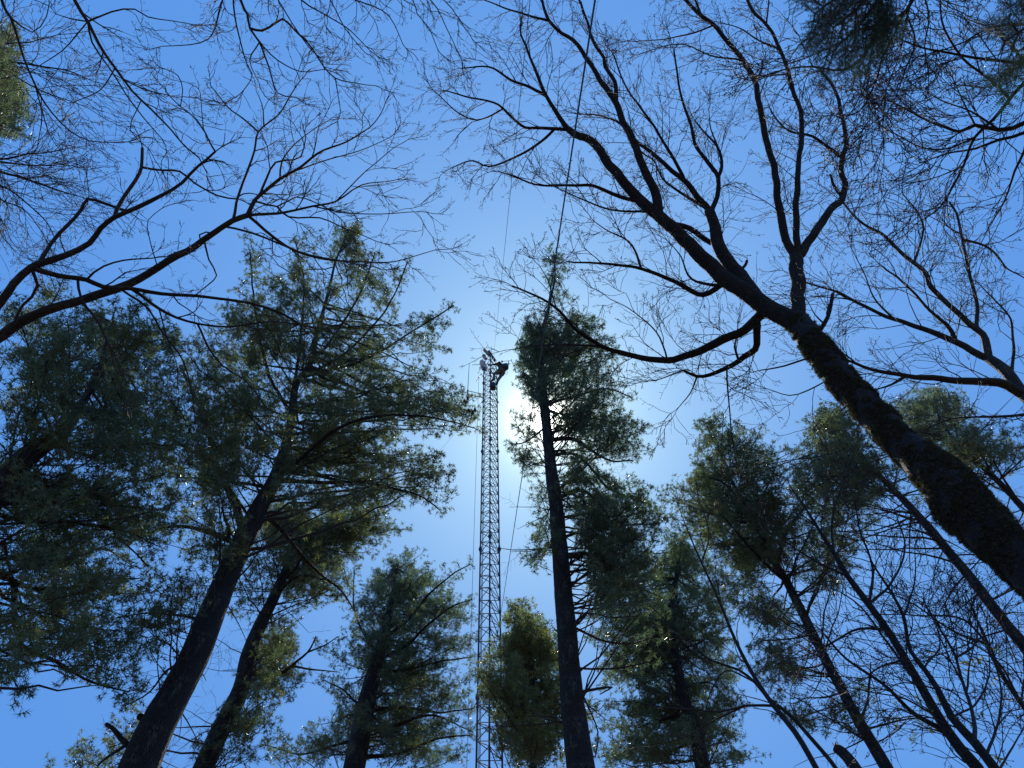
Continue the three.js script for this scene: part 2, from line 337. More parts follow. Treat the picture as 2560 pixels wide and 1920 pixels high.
  leader(n, span, fan) {                                     // short boughs all round the growing tip
    const T = this.trunkPts.at(-1), keep = this.ok; this.ok = null;
    for (let k = 0; k < n; k++) { const u = rnd(), s = this.trunkAt(T.y - u * span), a = rr(0, 6.28), l = (0.25 + u * 1.1) * fan * rr(0.7, 1.2); this.bough(s.p.clone().add(V(Math.cos(a) * l, l * rr(0.35, 0.8), Math.sin(a) * l)), 0.5, l * 0.7, 1.6, 1, 0.2, s); }
    this.ok = keep; return this;
  }
  trunkAt(h) { const C = this.trunkPts; for (let i = 1; i < C.length; i++) if (C[i].y >= h) return { p: C[i], r: this.trunkRad[i] }; return { p: C.at(-1), r: this.trunkRad.at(-1) }; }
  bough(tip, rise, fan, dens, needle, min, start) {
    const top = this.trunkPts.at(-1);
    const hd = Math.hypot(tip.x - top.x, tip.z - top.z), h = start ? 0 : Math.max(this.liveBase || 4, tip.y - Math.min(2.6, Math.max(hd, 0.3) * rise) - 0.2);
    const s = start || this.trunkAt(Math.min(h, top.y - 0.4));
    const S = s.p.clone(), D = tip.clone().sub(S), L = D.length(); if (L < 0.15) return;
    const mid = S.clone().lerp(tip, 0.5); mid.y -= 0.06 * L * rr(0.2, 1.4); mid.add(V(gauss(), 0, gauss()).multiplyScalar(0.05 * L));
    const c = new THREE.QuadraticBezierCurve3(S, mid, tip), n = Math.max(4, Math.ceil(L / 0.35)), P = [], R = [], r0 = Math.min(s.r * 0.6, 0.007 + 0.0075 * L);
    for (let i = 0; i <= n; i++) { const p = c.getPoint(i / n); if (i && i < n) p.add(V(gauss(), gauss(), gauss()).multiplyScalar(0.015 + 0.004 * L)); P.push(p); R.push(lerp(r0, 0.005, (i / n) ** 0.8)); }
    this.mb.tube(P, R, 5);
    this.foliate(P, R, fan, dens, needle, min);
  }
  foliate(P, R, fan, dens, needle, min) {                    // side shoots in a loose fan along the outer part
    const L = P.reduce((a, p, i) => i ? a + p.distanceTo(P[i - 1]) : 0, 0); let acc = 0, side = 1;
    const reach = Math.min(L * (1 - min * 0.6), fan * 2.4);  // length of the leafy end
    const nrm = V(gauss() * 0.4, 1, gauss() * 0.4).normalize(); let run = 0;
    for (let i = 1; i < P.length; i++) {
      const seg = P[i].distanceTo(P[i - 1]), d = P[i].clone().sub(P[i - 1]).normalize();
      const lat = d.clone().cross(nrm).normalize();
      for (let u = 0; u < seg; u += 0.16) {
        run += 0.16; if (run < L - reach) continue;
        const t = (run - (L - reach)) / reach, o = P[i - 1].clone().addScaledVector(d, u);
        side = -side;
        const l = fan * 0.75 * (0.25 + Math.sin(Math.min(1, t * 0.85 + 0.15) * Math.PI) * 0.75) * rr(0.5, 1.15) * (1 - 0.45 * t);
        const e = d.clone().multiplyScalar(rr(0.7, 1.2)).addScaledVector(lat, side * rr(0.5, 1)).addScaledVector(UP, rr(0, 0.3)).add(V(gauss(), gauss() * 0.6, gauss()).multiplyScalar(0.14)).normalize();
        const m = Math.max(1, Math.round(l / 0.2)), Q = [o.clone()], QR = [0.006]; let q = o.clone();
        for (let k = 1; k <= m; k++) { e.add(V(gauss(), gauss(), gauss()).multiplyScalar(0.12)).addScaledVector(UP, 0.05).normalize(); q = q.clone().addScaledVector(e, l / m); Q.push(q); QR.push(lerp(0.006, 0.003, k / m)); }
        if (this.ok && !this.ok(q)) continue;
        this.mb.tube(Q, QR, 3);
        if (!needle) { if (rnd() < 0.5) this.dead = (this.dead || []).concat([[q, e.clone(), rr(0.6, 1.1)]]); continue; }
        const cnt = dens * (0.9 + l * 3.0) * needle;
        for (let k = 0; k < cnt; k++) {
          const w = Math.pow(rnd(), 0.33) * m, j = Math.min(m - 1, Math.floor(w)), at = Q[j].clone().lerp(Q[j + 1], w - j);
          const f = e.clone().multiplyScalar(0.8).add(V(gauss(), gauss(), gauss()).multiplyScalar(0.5)).addScaledVector(UP, 0.3).normalize();
          if (this.ok && !this.ok(at)) continue;
          this.sprays.push([at, f, rr(0.75, 1.2)]);
        }
      }
    }
    const d = P.at(-1).clone().sub(P.at(-2)).normalize();
    if (needle) for (let k = 0; k < 3 * dens; k++) this.sprays.push([P.at(-1).clone().addScaledVector(d, -rr(0, 0.3)), d.clone().add(V(gauss(), gauss(), gauss()).multiplyScalar(0.4)).normalize(), rr(0.8, 1.2)]);
  }
  // needles on a traced limb
  leafy(k = 1, fan = 1.2, min = 0.45, needle = 1) { const { C, R } = this.limbs.at(-1); const P = C.filter((_, i) => i % 2 === 0 || i === C.length - 1); this.foliate(P, R, fan, k, needle, min); return this; }
  snags(n, lo, hi, len) {                                    // short dead stubs and bare side branches on the lower trunk
    for (let k = 0; k < n; k++) {
      const s = this.trunkAt(rr(lo, hi)); let a, d; const cam = V(-s.p.x, 0, -s.p.z).normalize(); do { a = rr(0, 6.28); d = V(Math.cos(a), rr(-0.1, 0.35), Math.sin(a)).normalize(); } while (d.dot(cam) > 0.35); const l = len * rr(0.2, 1) ** 1.3 + 0.1;
      const P = [s.p.clone()], R = [Math.min(0.02, 0.006 + 0.006 * l)]; let p = s.p.clone();
      for (let i = 1; i <= 5; i++) { d.add(V(gauss(), gauss(), gauss()).multiplyScalar(0.12)).normalize(); p = p.clone().addScaledVector(d, l / 5); P.push(p); R.push(lerp(R[0], 0.004, i / 5)); }
      this.mb.tube(P, R, 5);
      for (let j = 0; j < l * 3; j++) { const i = 1 + Math.floor(rnd() * 4.99); this.dead = this.dead || []; this.dead.push([P[Math.min(i, 5)], this.side(d, 0.6, 0.05), rr(0.5, 1.3)]); }
    }
    return this;
  }
  evergreen(tint = [0.108, 0.15, 0.054], geos = PINE, mat = needleMat) {
    if (!this.mb.empty) part('branches', this.mb.geo(), branchMat, this.g, true);
    if (this.dead?.length) instanced('dead_twigs', DEADTWIGS, branchMat, this.dead, this.g);
    const hue = c => { const k = rr(0.7, 1.35), y = rr(-0.12, 0.22); return c.setRGB(tint[0] * k * (1 + y), tint[1] * k, tint[2] * k * (1 - y)); };
    const waxy = mat === needleMat ? this.sprays.filter((_, i) => i % 5 === 0) : [], soft = mat === needleMat ? this.sprays.filter((_, i) => i % 5) : this.sprays;
    instanced('crown', geos, mat, soft, this.g, hue); instanced('waxy_needles', geos.slice(0, 1), waxyMat, waxy, this.g, hue);
    this.done();
  }
  done() { total += this.sprays.length; console.log(total, this.g.name, 'sprays', this.sprays.length, 'dead', this.dead?.length || 0, 'tris', this.mb.i.length / 3); this.mb = null; this.sprays = null; this.dead = null; }
}
const coneMat = new THREE.MeshStandardMaterial({ color: new THREE.Color().setRGB(0.06, 0.035, 0.025), roughness: 0.9 });
// ───────────────────────── the pines ─────────────────────────
const PG = 'white pines standing round the tower', BG = 'bare trees in early bud';
{ // big pine left of the tower
  const t = new Tree('white_pine', 'tall white pine with leaning dark trunk and broad crown left of the tower', PG, pineBark);
  t.trunk([...pts(q3, '600,1659 680,1480 760,1330 840,1180 900,1030 960,880 1020,740 1080,620 1140,500 1190,400 1230,280 1260,150 1280,0'), ...pts(q1, '1330,1590 1370,1440 1420,1260 1450,1130 1510,990')], [165, 150, 135, 125, 115, 105, 95, 90, 72, 56, 44, 36, 30, 26, 20, 14, 9, 5].map(w => w * QK), 9.5, { sides: 28, step: 0.14 });
  t.limb(pts(q3, '1040,660 1020,540 970,430 920,300 890,150 830,30 780,-80'), 24, 6, 5.5).name = 'stem';
  t.leafy(1, 1.1, 0.6);
  for (const [s, w, dh] of [['1240,1790 1180,1660 1130,1500 1095,1280 1080,1090', 10, 6], ['1260,1720 1295,1500 1310,1330 1310,1200 1275,1040', 9, 6.5], ['1330,1600 1450,1440 1560,1260 1620,1090', 9, 5], ['1320,1660 1500,1520 1690,1300 1760,1130', 8, 4.5], ['1340,1680 1560,1560 1800,1420 1960,1320', 9, 3.6]]) { t.limb(pts(q1, s), w, 3, dh).name = 'stem'; t.leafy(1.1, 0.85, 0.35); }
  t.limb(pts(q3, '950,400 880,320 750,240 680,170 590,120'), 11, 4, 2.2); t.leafy(1, 1.1, 0.3);
  t.limb(pts(q3, '1020,690 900,640 750,615 640,640'), 15, 5, 0.8); t.leafy(1.3, 0.9, 0.6);
  t.limb(pts(q3, '1160,450 1050,430 900,410 720,400'), 10, 3, 0.9); t.leafy(1, 0.9, 0.5);
  t.limb(pts(q3, '1210,420 1300,320 1370,260 1500,170 1700,135 1900,150 2050,190'), 13, 3, 1.0); t.leafy(1.1, 1.3, 0.3);
  t.limb(pts(q3, '1200,420 1400,425 1600,430 1800,480 1900,545'), 13, 3, 0.2); t.leafy(1, 1.2, 0.4);
  t.limb(pts(q3, '1170,560 1260,680 1340,780 1480,900 1530,980'), 13, 3, -0.6); t.leafy(0.6, 0.8, 0.5);
  t.limb(pts(q3, '900,1030 780,1000 640,990 500,1010'), 8, 3, 0.3); t.leafy(0.3, 0.6, 0.7);
  t.limb(pts(q3, '840,1180 720,1240 650,1330 540,1390'), 8, 3, -0.2); t.leafy(0.9, 0.8, 0.3);
  t.limb(pts(q3, '560,1590 520,1530 490,1490 460,1470'), 17, 10, 0.5, { name: 'broken_limb' });
  t.limb(pts(q3, '555,1560 480,1600 420,1650'), 9, 5, -0.4);
  t.limb(pts(q3, '640,1430 615,1440 600,1435'), 20, 16, 0.05, { name: 'stub' });
  t.limb(pts(q3, '990,690 985,610 965,565'), 12, 6, 0.4, { name: 'stub' });
  t.crown([poly('490,640 520,610 525,500 550,490 575,590 600,600 620,560 640,500 665,590 690,520 720,540 745,480 772,490 780,540 815,545 810,590 880,580 888,620 850,660 860,720 905,690 935,660 985,690 965,740 945,810 985,820 1035,870 1030,930 960,935 890,925 870,960 955,985 985,1060 930,1075 870,1090 800,1100 700,1120 640,1120 600,1080 560,1020 480,1080 400,1090 380,1010 350,900 330,780 400,720 480,700')], { n: 165, spread: 1.8, fan: 1.3, dens: 1.3 });
  t.crown([poly('880,860 930,850 985,820 1035,870 1030,935 960,940 900,910'), poly('890,970 955,985 985,1060 930,1075 870,1060'), poly('880,760 905,690 985,690 965,760')], { n: 46, spread: 0.8, fan: 0.75, dens: 1.1 });
  t.crown([poly('380,1090 480,1080 560,1040 560,1150 500,1250 430,1330 350,1420 310,1350 380,1250 340,1150')], { n: 26, spread: 1.4, fan: 0.9, dens: 0.9 });
  for (const [x, y] of [[1181, 1030], [1172, 1026], [1187, 1024], [1168, 995], [1160, 1002]]) { const p = t.nearest(x, y).p, e = atHeight(x, y, p.y - 0.05), b = e.clone().add(V(0, 0.06, 0)); t.mb.tube([p.clone(), b], [0.006, 0.004], 4); part('pine_cone', new MB().tube([b, b.clone().add(V(0.004, -0.025, 0)), b.clone().add(V(0.008, -0.07, 0)), b.clone().add(V(0.012, -0.13, 0)), b.clone().add(V(0.014, -0.15, 0))], [0.008, 0.024, 0.03, 0.02, 0.003], 9, 0.25, true).geo(true), coneMat, t.g); }
  t.leader(14, 3.5, 0.8); t.snags(26, 6, 12, 1.4); t.evergreen();
}
{ // thinner pine right behind it
  const t = new Tree('white_pine', 'slimmer dark pine trunk just right of the big leaning pine, lower left', PG, pineBark);
  t.trunk(pts(q3, '880,1659 960,1480 1040,1320 1070,1180 1120,1050 1180,930 1220,840 1260,740 1300,640'), [88, 80, 72, 64, 56, 48, 40, 26, 12].map(w => w * QK), 13.5, { sides: 20 });
  t.limb(pts(q3, '1085,1270 1200,1250 1280,1200 1330,1160 1365,1090'), 13, 3, 0.4, { grow: 1 });
  t.limb(pts(q3, '1270,1210 1350,1235 1470,1245'), 6, 2, 0.1); t.limb(pts(q3, '1330,1150 1400,1130 1460,1090'), 5, 2, 0.3);
  t.limb(pts(q3, '1200,860 1280,790 1340,680'), 8, 3, 0.8); t.leafy(1, 1, 0.3);
  t.limb(pts(q3, '1190,900 1300,830 1400,850 1480,880'), 9, 3, 0.3); t.leafy(1, 0.9, 0.3);
  t.crown([poly('560,1060 640,1100 720,1110 860,1080 890,1140 830,1180 760,1220 720,1300 640,1310 610,1290 590,1200 540,1150'), poly('600,1330 640,1400 630,1450 660,1470 600,1540 520,1500 540,1400')], { n: 120, spread: 1.8, fan: 1.2, dens: 1.2, behind: 0.4 });
  t.crown([poly('520,1480 600,1550 560,1640 450,1659 400,1659 450,1580'), poly('100,1659 120,1630 220,1580 290,1530 350,1560 330,1659')], { n: 44, spread: 1.4, fan: 1, dens: 1.1, behind: 0.4 });
  t.leader(16, 3.5, 1); t.snags(30, 9, 16, 1.5); t.evergreen();
}
{ // pine at the left edge
  const t = new Tree('white_pine', 'dense white pine at the left edge with long level boughs', PG, pineBark);
  t.trunk([...pts(q3, '-180,640 -60,520 0,440 80,350 160,280 260,220 340,110 400,0'), ...pts(q1, '440,1560 470,1430 500,1330')], [130, 120, 108, 98, 84, 56, 36, 26, 18, 10, 5].map(w => w * QK), 8.5, { sides: 22, step: 0.16 });
  for (const [s, w, dh, k, f] of [['-60,505 200,515 400,520 560,530 700,545', 14, 0.5, 1, 1], ['-60,580 150,595 300,600 550,640 680,700', 14, 0.3, 1, 1], ['-40,890 150,885 300,880 430,850 600,840', 13, 0.3, 1.1, 1.1], ['-40,1110 100,1140 200,1180 400,1290 560,1330', 16, 0.2, 1.2, 0.9], ['100,390 250,470 400,560 560,700 640,790', 12, 0.3, 1, 1.1], ['-40,670 60,650 150,590 300,500', 9, 0.5, 0.6, 0.8], ['0,660 40,800 80,900 130,1110', 8, -0.3, 0.4, 0.6], ['30,1130 50,1250 90,1330', 6, -0.3, 1, 0.7], ['200,260 330,300 450,330 600,330', 11, 0.9, 1.3, 1], ['60,370 90,470 250,600 330,740 420,900', 10, 0.1, 0.9, 1]])
    { t.limb(pts(q3, s), w, 3, dh); t.leafy(k, f, 0.35); }
  t.crown([poly('0,690 60,620 120,615 135,690 200,660 250,640 330,655 355,700 400,740 420,820 400,920 420,1000 390,1100 300,1120 150,1000 0,950')], { n: 95, spread: 1.6, fan: 1.15, dens: 1.1 });
  t.crown([poly('0,950 150,1000 300,1100 400,1100 410,1150 380,1200 330,1290 270,1330 240,1290 180,1230 60,1250 0,1250'), poly('60,1260 180,1240 260,1300 330,1370 320,1450 270,1490 200,1470 130,1460 90,1350'), poly('0,1280 50,1330 65,1420 20,1480 0,1520')], { n: 84, spread: 1.2, fan: 0.9, dens: 1 });
  t.snags(14, 5, 11, 1.2); t.evergreen([0.109, 0.159, 0.061]);
}
{ // pine low in the middle, left of the tower
  const t = new Tree('white_pine', 'pointed white pine low in the frame behind the left side of the tower', PG, pineBark);
  t.trunk(pts(q3, '1530,1659 1560,1500 1590,1350 1630,1200 1660,1080 1690,950 1705,860 1720,780'), [96, 86, 74, 60, 44, 28, 14, 5].map(w => w * QK), 20, { sides: 18, step: 0.3 });
  for (const [s, w, dh] of [['1640,1200 1740,1140 1850,1040 1960,960 2040,930', 10, 1.4], ['1660,1100 1760,1020 1860,900 1960,820 2030,780', 9, 1.8], ['1620,1260 1760,1230 1900,1200 2040,1180', 9, 0.6], ['1600,1420 1760,1400 1900,1420 2050,1400', 11, 0.4], ['1570,1500 1700,1480 1850,1430 2040,1500', 11, 0.3], ['1550,1620 1700,1600 1900,1530 2050,1515', 12, 0.5], ['1600,1420 1530,1370 1480,1320 1400,1280', 8, 0.5], ['1560,1540 1440,1560 1300,1600 1150,1560', 9, 0.3], ['1640,1180 1570,1080 1530,960 1530,800', 7, 2]])
    { t.limb(pts(q3, s), w, 2.5, dh); t.leafy(1.1, 1.2, 0.3); }
  t.crown([poly('850,1190 875,1160 920,1190 930,1240 1000,1230 1005,1290 1035,1300 1035,1440 1010,1500 900,1500 800,1500 760,1420 740,1370 760,1290 800,1250'), poly('700,1500 760,1480 860,1500 1020,1480 1030,1659 560,1659 600,1600 640,1580 740,1560')], { n: 175, spread: 2, fan: 1.4, dens: 1.1, behind: 0.8 });
  t.leader(34, 6, 1.3); t.snags(16, 12, 22, 2); t.evergreen([0.099, 0.150, 0.065]);
}
{ // bright young pine in front of the tower foot
  const t = new Tree('white_pine', 'sunlit yellow-green young pine crossing the right leg of the tower', PG, pineBark);
  t.trunk(pts(q4, '90,1659 110,1500 95,1350 80,1200 70,1100 60,1010'), [34, 30, 24, 18, 10, 4].map(w => w * QK), 12.5, { sides: 14 });
  t.limb(pts(q4, '185,1090 100,1110 0,1140 -60,1180'), 6, 3, 0.1); t.leafy(1, 0.8, 0.3);
  t.crown([poly('1085,1350 1100,1310 1125,1330 1145,1320 1165,1350 1215,1365 1218,1659 1110,1659 1075,1600 1060,1540 1040,1480 1025,1440 1050,1400 1080,1400')], { n: 120, spread: 1.1, fan: 0.9, dens: 1.2, behind: 0.2 });
  t.leader(20, 3, 0.8); t.evergreen([0.155, 0.208, 0.073]);
}
{ // straight pine with the sun behind it
  const t = new Tree('white_pine', 'straight dark pine trunk right of the tower with the sun behind it', PG, pineBark);
  t.trunk([...pts(q4, '300,1680 270,1450 250,1250 235,1050 220,880 205,700 190,520 170,380 155,240 145,140 135,60'), ...pts(q2, '125,1600 130,1450 160,1320 185,1200 180,1090')], [122, 106, 96, 88, 78, 70, 60, 54, 46, 42, 38, 30, 20, 12, 7, 4].map(w => w * QK), 10.5, { sides: 28, step: 0.14, rough: 0.06 });
  for (const [s, w, dh, k, f, m] of [['175,240 260,240 330,280 420,330 520,330', 13, 0.6, 1.2, 1, 0.3], ['190,310 260,300 330,350 420,450 600,520', 10, 0.2, 1, 1, 0.4], ['200,500 290,460 370,500 430,600 480,680', 12, 0.3, 0.9, 1, 0.4], ['215,580 330,560 450,570 620,550', 8, 0.4, 1, 0.9, 0.4], ['235,670 330,630 480,610 640,605', 9, 0.5, 1, 0.9, 0.4], ['240,730 340,740 450,810 520,870 640,920', 14, -0.2, 0.7, 0.9, 0.5], ['240,820 350,800 460,810', 8, 0.2, 0.7, 0.7, 0.4], ['260,870 330,820 350,790', 6, 0.5, 0, 0.5, 0.8], ['165,210 230,190 300,120 380,60', 8, 0.9, 1.3, 0.9, 0.2], ['150,90 260,60 400,20 520,60', 8, 0.8, 1.2, 1, 0.2], ['140,180 60,250 0,265', 6, 0.4, 1, 0.6, 0.5], ['285,1070 320,1000 350,910', 7, 0.5, 0, 0.5, 1], ['300,1100 400,1110 520,1120 640,1090', 7, 0.3, 0.7, 0.9, 0.4], ['320,1220 450,1230 600,1200', 6, 0.3, 0.6, 0.9, 0.4], ['330,1340 430,1310 380,1340', 9, 0.1, 0, 0.4, 1], ['290,1300 330,1400 370,1500 360,1610', 5, -0.6, 0.1, 0.4, 0.8], ['205,1110 185,1060 175,1050', 6, 0.2, 0, 0.3, 1]])
    { t.limb(pts(q4, s), w, 3, dh); if (k) t.leafy(k, f, m); }
  t.crown([poly('1125,710 1140,690 1165,675 1200,690 1212,760 1205,850 1180,880 1150,885 1140,850 1118,800')], { n: 70, spread: 0.5, fan: 0.6, dens: 1.7, rise: [0.5, 1.2] });
  t.crown([poly('1182,600 1190,570 1205,580 1200,650 1230,630 1262,640 1290,690 1330,700 1345,760 1340,850 1300,880 1200,870 1180,800')], { n: 84, spread: 0.9, fan: 0.8, dens: 1.2, rise: [0.4, 1.1] });
  const sunGap = poly('1172,878 1200,872 1204,905 1196,925 1176,930');
  t.crown([poly('1190,880 1330,850 1350,890 1390,920 1415,965 1380,990 1330,985 1260,960 1200,940')], { n: 46, spread: 1, fan: 0.8, dens: 1.5, holes: [sunGap] });
  t.crown([poly('1100,905 1150,880 1160,900 1150,935 1110,920'), poly('1100,950 1160,940 1165,1080 1150,1050')], { n: 30, spread: 0.5, fan: 0.5, dens: 0.8 });
  t.crown([poly('1205,960 1380,990 1350,1010 1400,1050 1435,1080 1440,1130 1420,1200 1450,1250 1430,1330 1300,1340 1250,1200 1220,1080'), poly('1140,1215 1150,1150 1175,1140 1160,1080 1135,1060 1150,1000 1170,990 1190,1100 1200,1200 1160,1240')], { n: 120, spread: 1.4, fan: 1, dens: 1 });
  t.leader(10, 3, 0.5); t.snags(34, 7, 17, 1.6); t.evergreen([0.091, 0.145, 0.064]);
}
{ // pine behind, low right of centre
  const t = new Tree('white_pine', 'dark bushy pine low in the frame between the straight pine and the thin sapling', PG, pineBark);
  t.trunk(pts(q4, '830,1680 790,1500 750,1380 720,1250 700,1100 700,950 720,760 740,640'), [70, 58, 50, 42, 34, 26, 14, 5].map(w => w * QK), 18, { sides: 16, step: 0.3 });
  for (const [s, w, dh] of [['760,1400 650,1450 560,1540 430,1620', 9, 0.3], ['770,1540 680,1590 600,1640', 9, 0.1], ['730,1300 850,1290 940,1370', 7, 0.3], ['710,1150 800,1120 920,1050', 7, 1], ['700,1100 600,1080 520,1000', 7, 1]]) { t.limb(pts(q4, s), w, 2.5, dh); t.leafy(1, 1.1, 0.3); }
  t.crown([poly('1460,1160 1500,1180 1560,1230 1590,1290 1605,1340 1560,1370 1590,1400 1620,1430 1590,1480 1560,1460 1480,1440 1300,1500 1290,1400 1330,1320 1400,1300 1420,1220'), poly('1300,1500 1440,1470 1560,1470 1610,1520 1590,1600 1640,1620 1640,1659 1280,1659'), poly('1265,1180 1330,1200 1420,1330 1400,1480 1300,1520 1275,1400')], { n: 210, spread: 2, fan: 1.3, dens: 1.1, behind: 0.8, holes: [poly('1590,1390 1620,1330 1680,1300 1680,1470 1640,1480')] });
  t.leader(34, 6, 1.2); t.evergreen([0.099, 0.155, 0.064]);
}
{ // right pine
  const t = new Tree('white_pine', 'dark-topped pine right of the sapling with leaning trunk crossing lower right', PG, pineBark);
  t.trunk(pts(q4, '1630,1680 1560,1560 1500,1460 1430,1330 1360,1200 1300,1080 1240,960 1190,860 1130,760 1070,640 1010,520 950,420 890,270 850,160'), [56, 52, 48, 44, 42, 40, 38, 34, 30, 24, 18, 12, 7, 4].map(w => w * QK), 14, { sides: 18 });
  for (const [s, w, dh, k] of [['1180,850 1080,760 980,650 900,560', 11, 1.2, 1], ['1150,790 1200,620 1300,500 1380,420', 7, 1.6, 0.5], ['1230,930 1340,820 1430,700', 6, 1.4, 0.3], ['1300,1070 1200,1100 1060,1110', 6, 0.2, 0.6], ['1400,1250 1300,1240 1180,1200', 6, 0.2, 0.6], ['1500,1450 1540,1350 1550,1200', 8, 1, 0], ['1520,1500 1700,1450 1850,1440', 6, 0.3, 0.5], ['1050,600 1100,450 1150,330', 7, 1.6, 1], ['1000,520 900,420 800,400', 7, 0.8, 1]]) { t.limb(pts(q4, s), w, 2.5, dh); if (k) t.leafy(k, 1, 0.3); }
  t.crown([poly('1510,960 1515,900 1535,900 1555,960 1600,930 1640,920 1660,970 1690,960 1690,1060 1730,1120 1720,1200 1660,1240 1640,1300 1560,1250 1500,1180 1450,1130 1425,1050 1480,1050 1500,1010')], { n: 150, spread: 1.6, fan: 1.0, dens: 1.2, behind: 0.3 });
  t.crown([poly('1690,960 1760,940 1850,1000 1900,1100 1860,1250 1780,1300 1700,1250 1720,1120')], { n: 46, spread: 1.5, fan: 1, dens: 0.6, behind: 0.5 });
  t.crown([poly('1560,1250 1640,1280 1720,1330 1700,1380 1640,1360 1570,1300'), poly('1620,1380 1720,1400 1760,1480 1700,1500 1600,1440'), poly('1640,1500 1740,1520 1800,1580 1700,1560'), poly('1790,1540 1860,1480 1880,1560 1830,1600')], { n: 60, spread: 1.2, fan: 0.9, dens: 0.8 });
  t.leader(16, 4, 0.9); t.snags(26, 9, 18, 1.6); t.evergreen();
}
{ // pine with dead lower branches, right
  const t = new Tree('white_pine', 'thin-crowned pine with bare dead side branches left of the mossy trunk', PG, pineBark);
  t.trunk(pts(q4, '2330,1290 2212,1130 2120,1020 2000,860 1900,740 1800,620 1700,510 1600,410 1500,300 1420,220 1370,160'), [58, 52, 46, 42, 38, 36, 30, 24, 16, 10, 5].map(w => w * QK), 12.5, { sides: 16 });
  t.crown([poly('1750,960 1740,910 1800,880 1850,920 1900,980 1930,1060 1900,1120 1820,1080 1770,1020'), poly('1700,1000 1760,1000 1830,1100 1800,1200 1730,1150')], { n: 90, spread: 1.5, fan: 0.95, dens: 0.8 });
  t.leader(16, 4, 0.9); t.snags(90, 9, 19, 2.4); t.evergreen([0.129, 0.182, 0.081]);
}
{ // faint pine behind the mossy trunk
  const t = new Tree('white_pine', 'pale feathery pine showing behind the right side of the mossy trunk', PG, pineBark);
  t.trunk(pts(q4, '2400,740 2212,540 2100,420 2000,330 1920,250 1860,170 1830,90 1820,20'), [34, 30, 24, 20, 15, 10, 6, 4].map(w => w * QK), 15, { sides: 14 });
  t.limb(pts(q4, '2080,400 2020,300 1990,280'), 6, 3, 0.6); t.leafy(0.8, 0.9, 0.2); t.limb(pts(q4, '2170,500 2100,370 2080,330'), 7, 4, 0.5);
  t.crown([poly('1900,880 1950,840 2060,850 2095,880 2110,950 2190,955 2180,1000 2090,1020 2040,1050 1980,990 1920,950')], { n: 80, spread: 1.4, fan: 1, dens: 0.9 });
  t.crown([poly('2060,1060 2200,1100 2200,1240 2120,1180')], { n: 14, spread: 1, fan: 0.8, dens: 0.5 });
  t.leader(14, 4, 0.9); t.snags(30, 12, 18, 2); t.evergreen([0.145, 0.200, 0.099]);
}
{ // pine at the upper left edge
  const t = new Tree('white_pine', 'pine boughs reaching in at the upper left edge behind bare twigs', PG, pineBark);
  t.trunk([[-900, 560], [-500, 430], [-220, 330], [-90, 260]], [60, 44, 26, 10], 9.5, { sides: 12 });
  t.crown([poly('-60,40 0,50 30,55 40,130 50,200 78,235 70,285 30,290 0,285 -60,300')], { n: 46, spread: 0.8, fan: 0.9, dens: 1.2 });
  t.evergreen([0.129, 0.182, 0.081]);
}
{ // hemlock overhead
  const t = new Tree('hemlock_tree', 'hemlock with dark flat sprays hanging in at the top right corner', undefined, pineBark);
  t.hiddenTrunk([6.6, 2.4], [V(6.5, 4, 2.3), V(6.4, 9, 2.2), V(6.3, 13, 2)], 0.16, 0.03); t.base = V(6.4, 0, 2.2);
  const spray = (s, w, h) => { const P = pts(qf, s).map(([x, y], i) => atHeight(x, y, h - i * 0.12)); const S = t.trunkAt(h - 0.5).p; const C = [S.clone(), S.clone().lerp(P[0], 0.5).add(V(0, 0.2, 0)), ...P]; const [A, R] = resample(C, C.map((_, i) => lerp(0.025, 0.004, i / (C.length - 1))), 0.12); part('limb', new MB().tube(A, R, 6, 0.05).geo(true), branchMat, t.g);
    const n0 = Math.floor(A.length * w); for (let i = n0; i < A.length; i++) { const d = A[Math.min(i + 1, A.length - 1)].clone().sub(A[i - 1]).normalize(), lat = d.clone().cross(UP).normalize(); for (let k = 0; k < 4; k++) { const sd = k % 2 ? 1 : -1, l = rr(0.06, 0.3) * (1 - 0.5 * (i - n0) / (A.length - n0)), e = d.clone().multiplyScalar(rr(.6, 1)).addScaledVector(lat, sd * rr(.5, 1.1)).addScaledVector(UP, rr(-.2, .05)).normalize(), q = A[i].clone().addScaledVector(e, l); t.mb.tube([A[i], q], [0.004, 0.002], 3); for (let m = 0; m < 1 + l * 5; m++) t.sprays.push([A[i].clone().lerp(q, rr(0.3, 1)), e.clone().add(V(gauss(), gauss() * .4, gauss()).multiplyScalar(.25)).normalize(), rr(.5, .85)]); } } };
  spray('1960,-90 1900,-30 1850,20 1800,60', 0.86, 6.5); spray('1940,-60 1890,10 1850,60 1800,110', 0.86, 6.8); spray('1930,-80 1860,-20 1800,0 1760,30', 0.86, 6.6); spray('1910,-90 1870,-10 1830,50', 0.88, 6.9);
  spray('2380,-60 2300,0 2230,50 2170,90', 0.9, 5.8); spray('2380,0 2280,60 2200,110', 0.92, 6);
  t.evergreen([0.022, 0.045, 0.03], [HEMLOCK], hemlockMat);
}
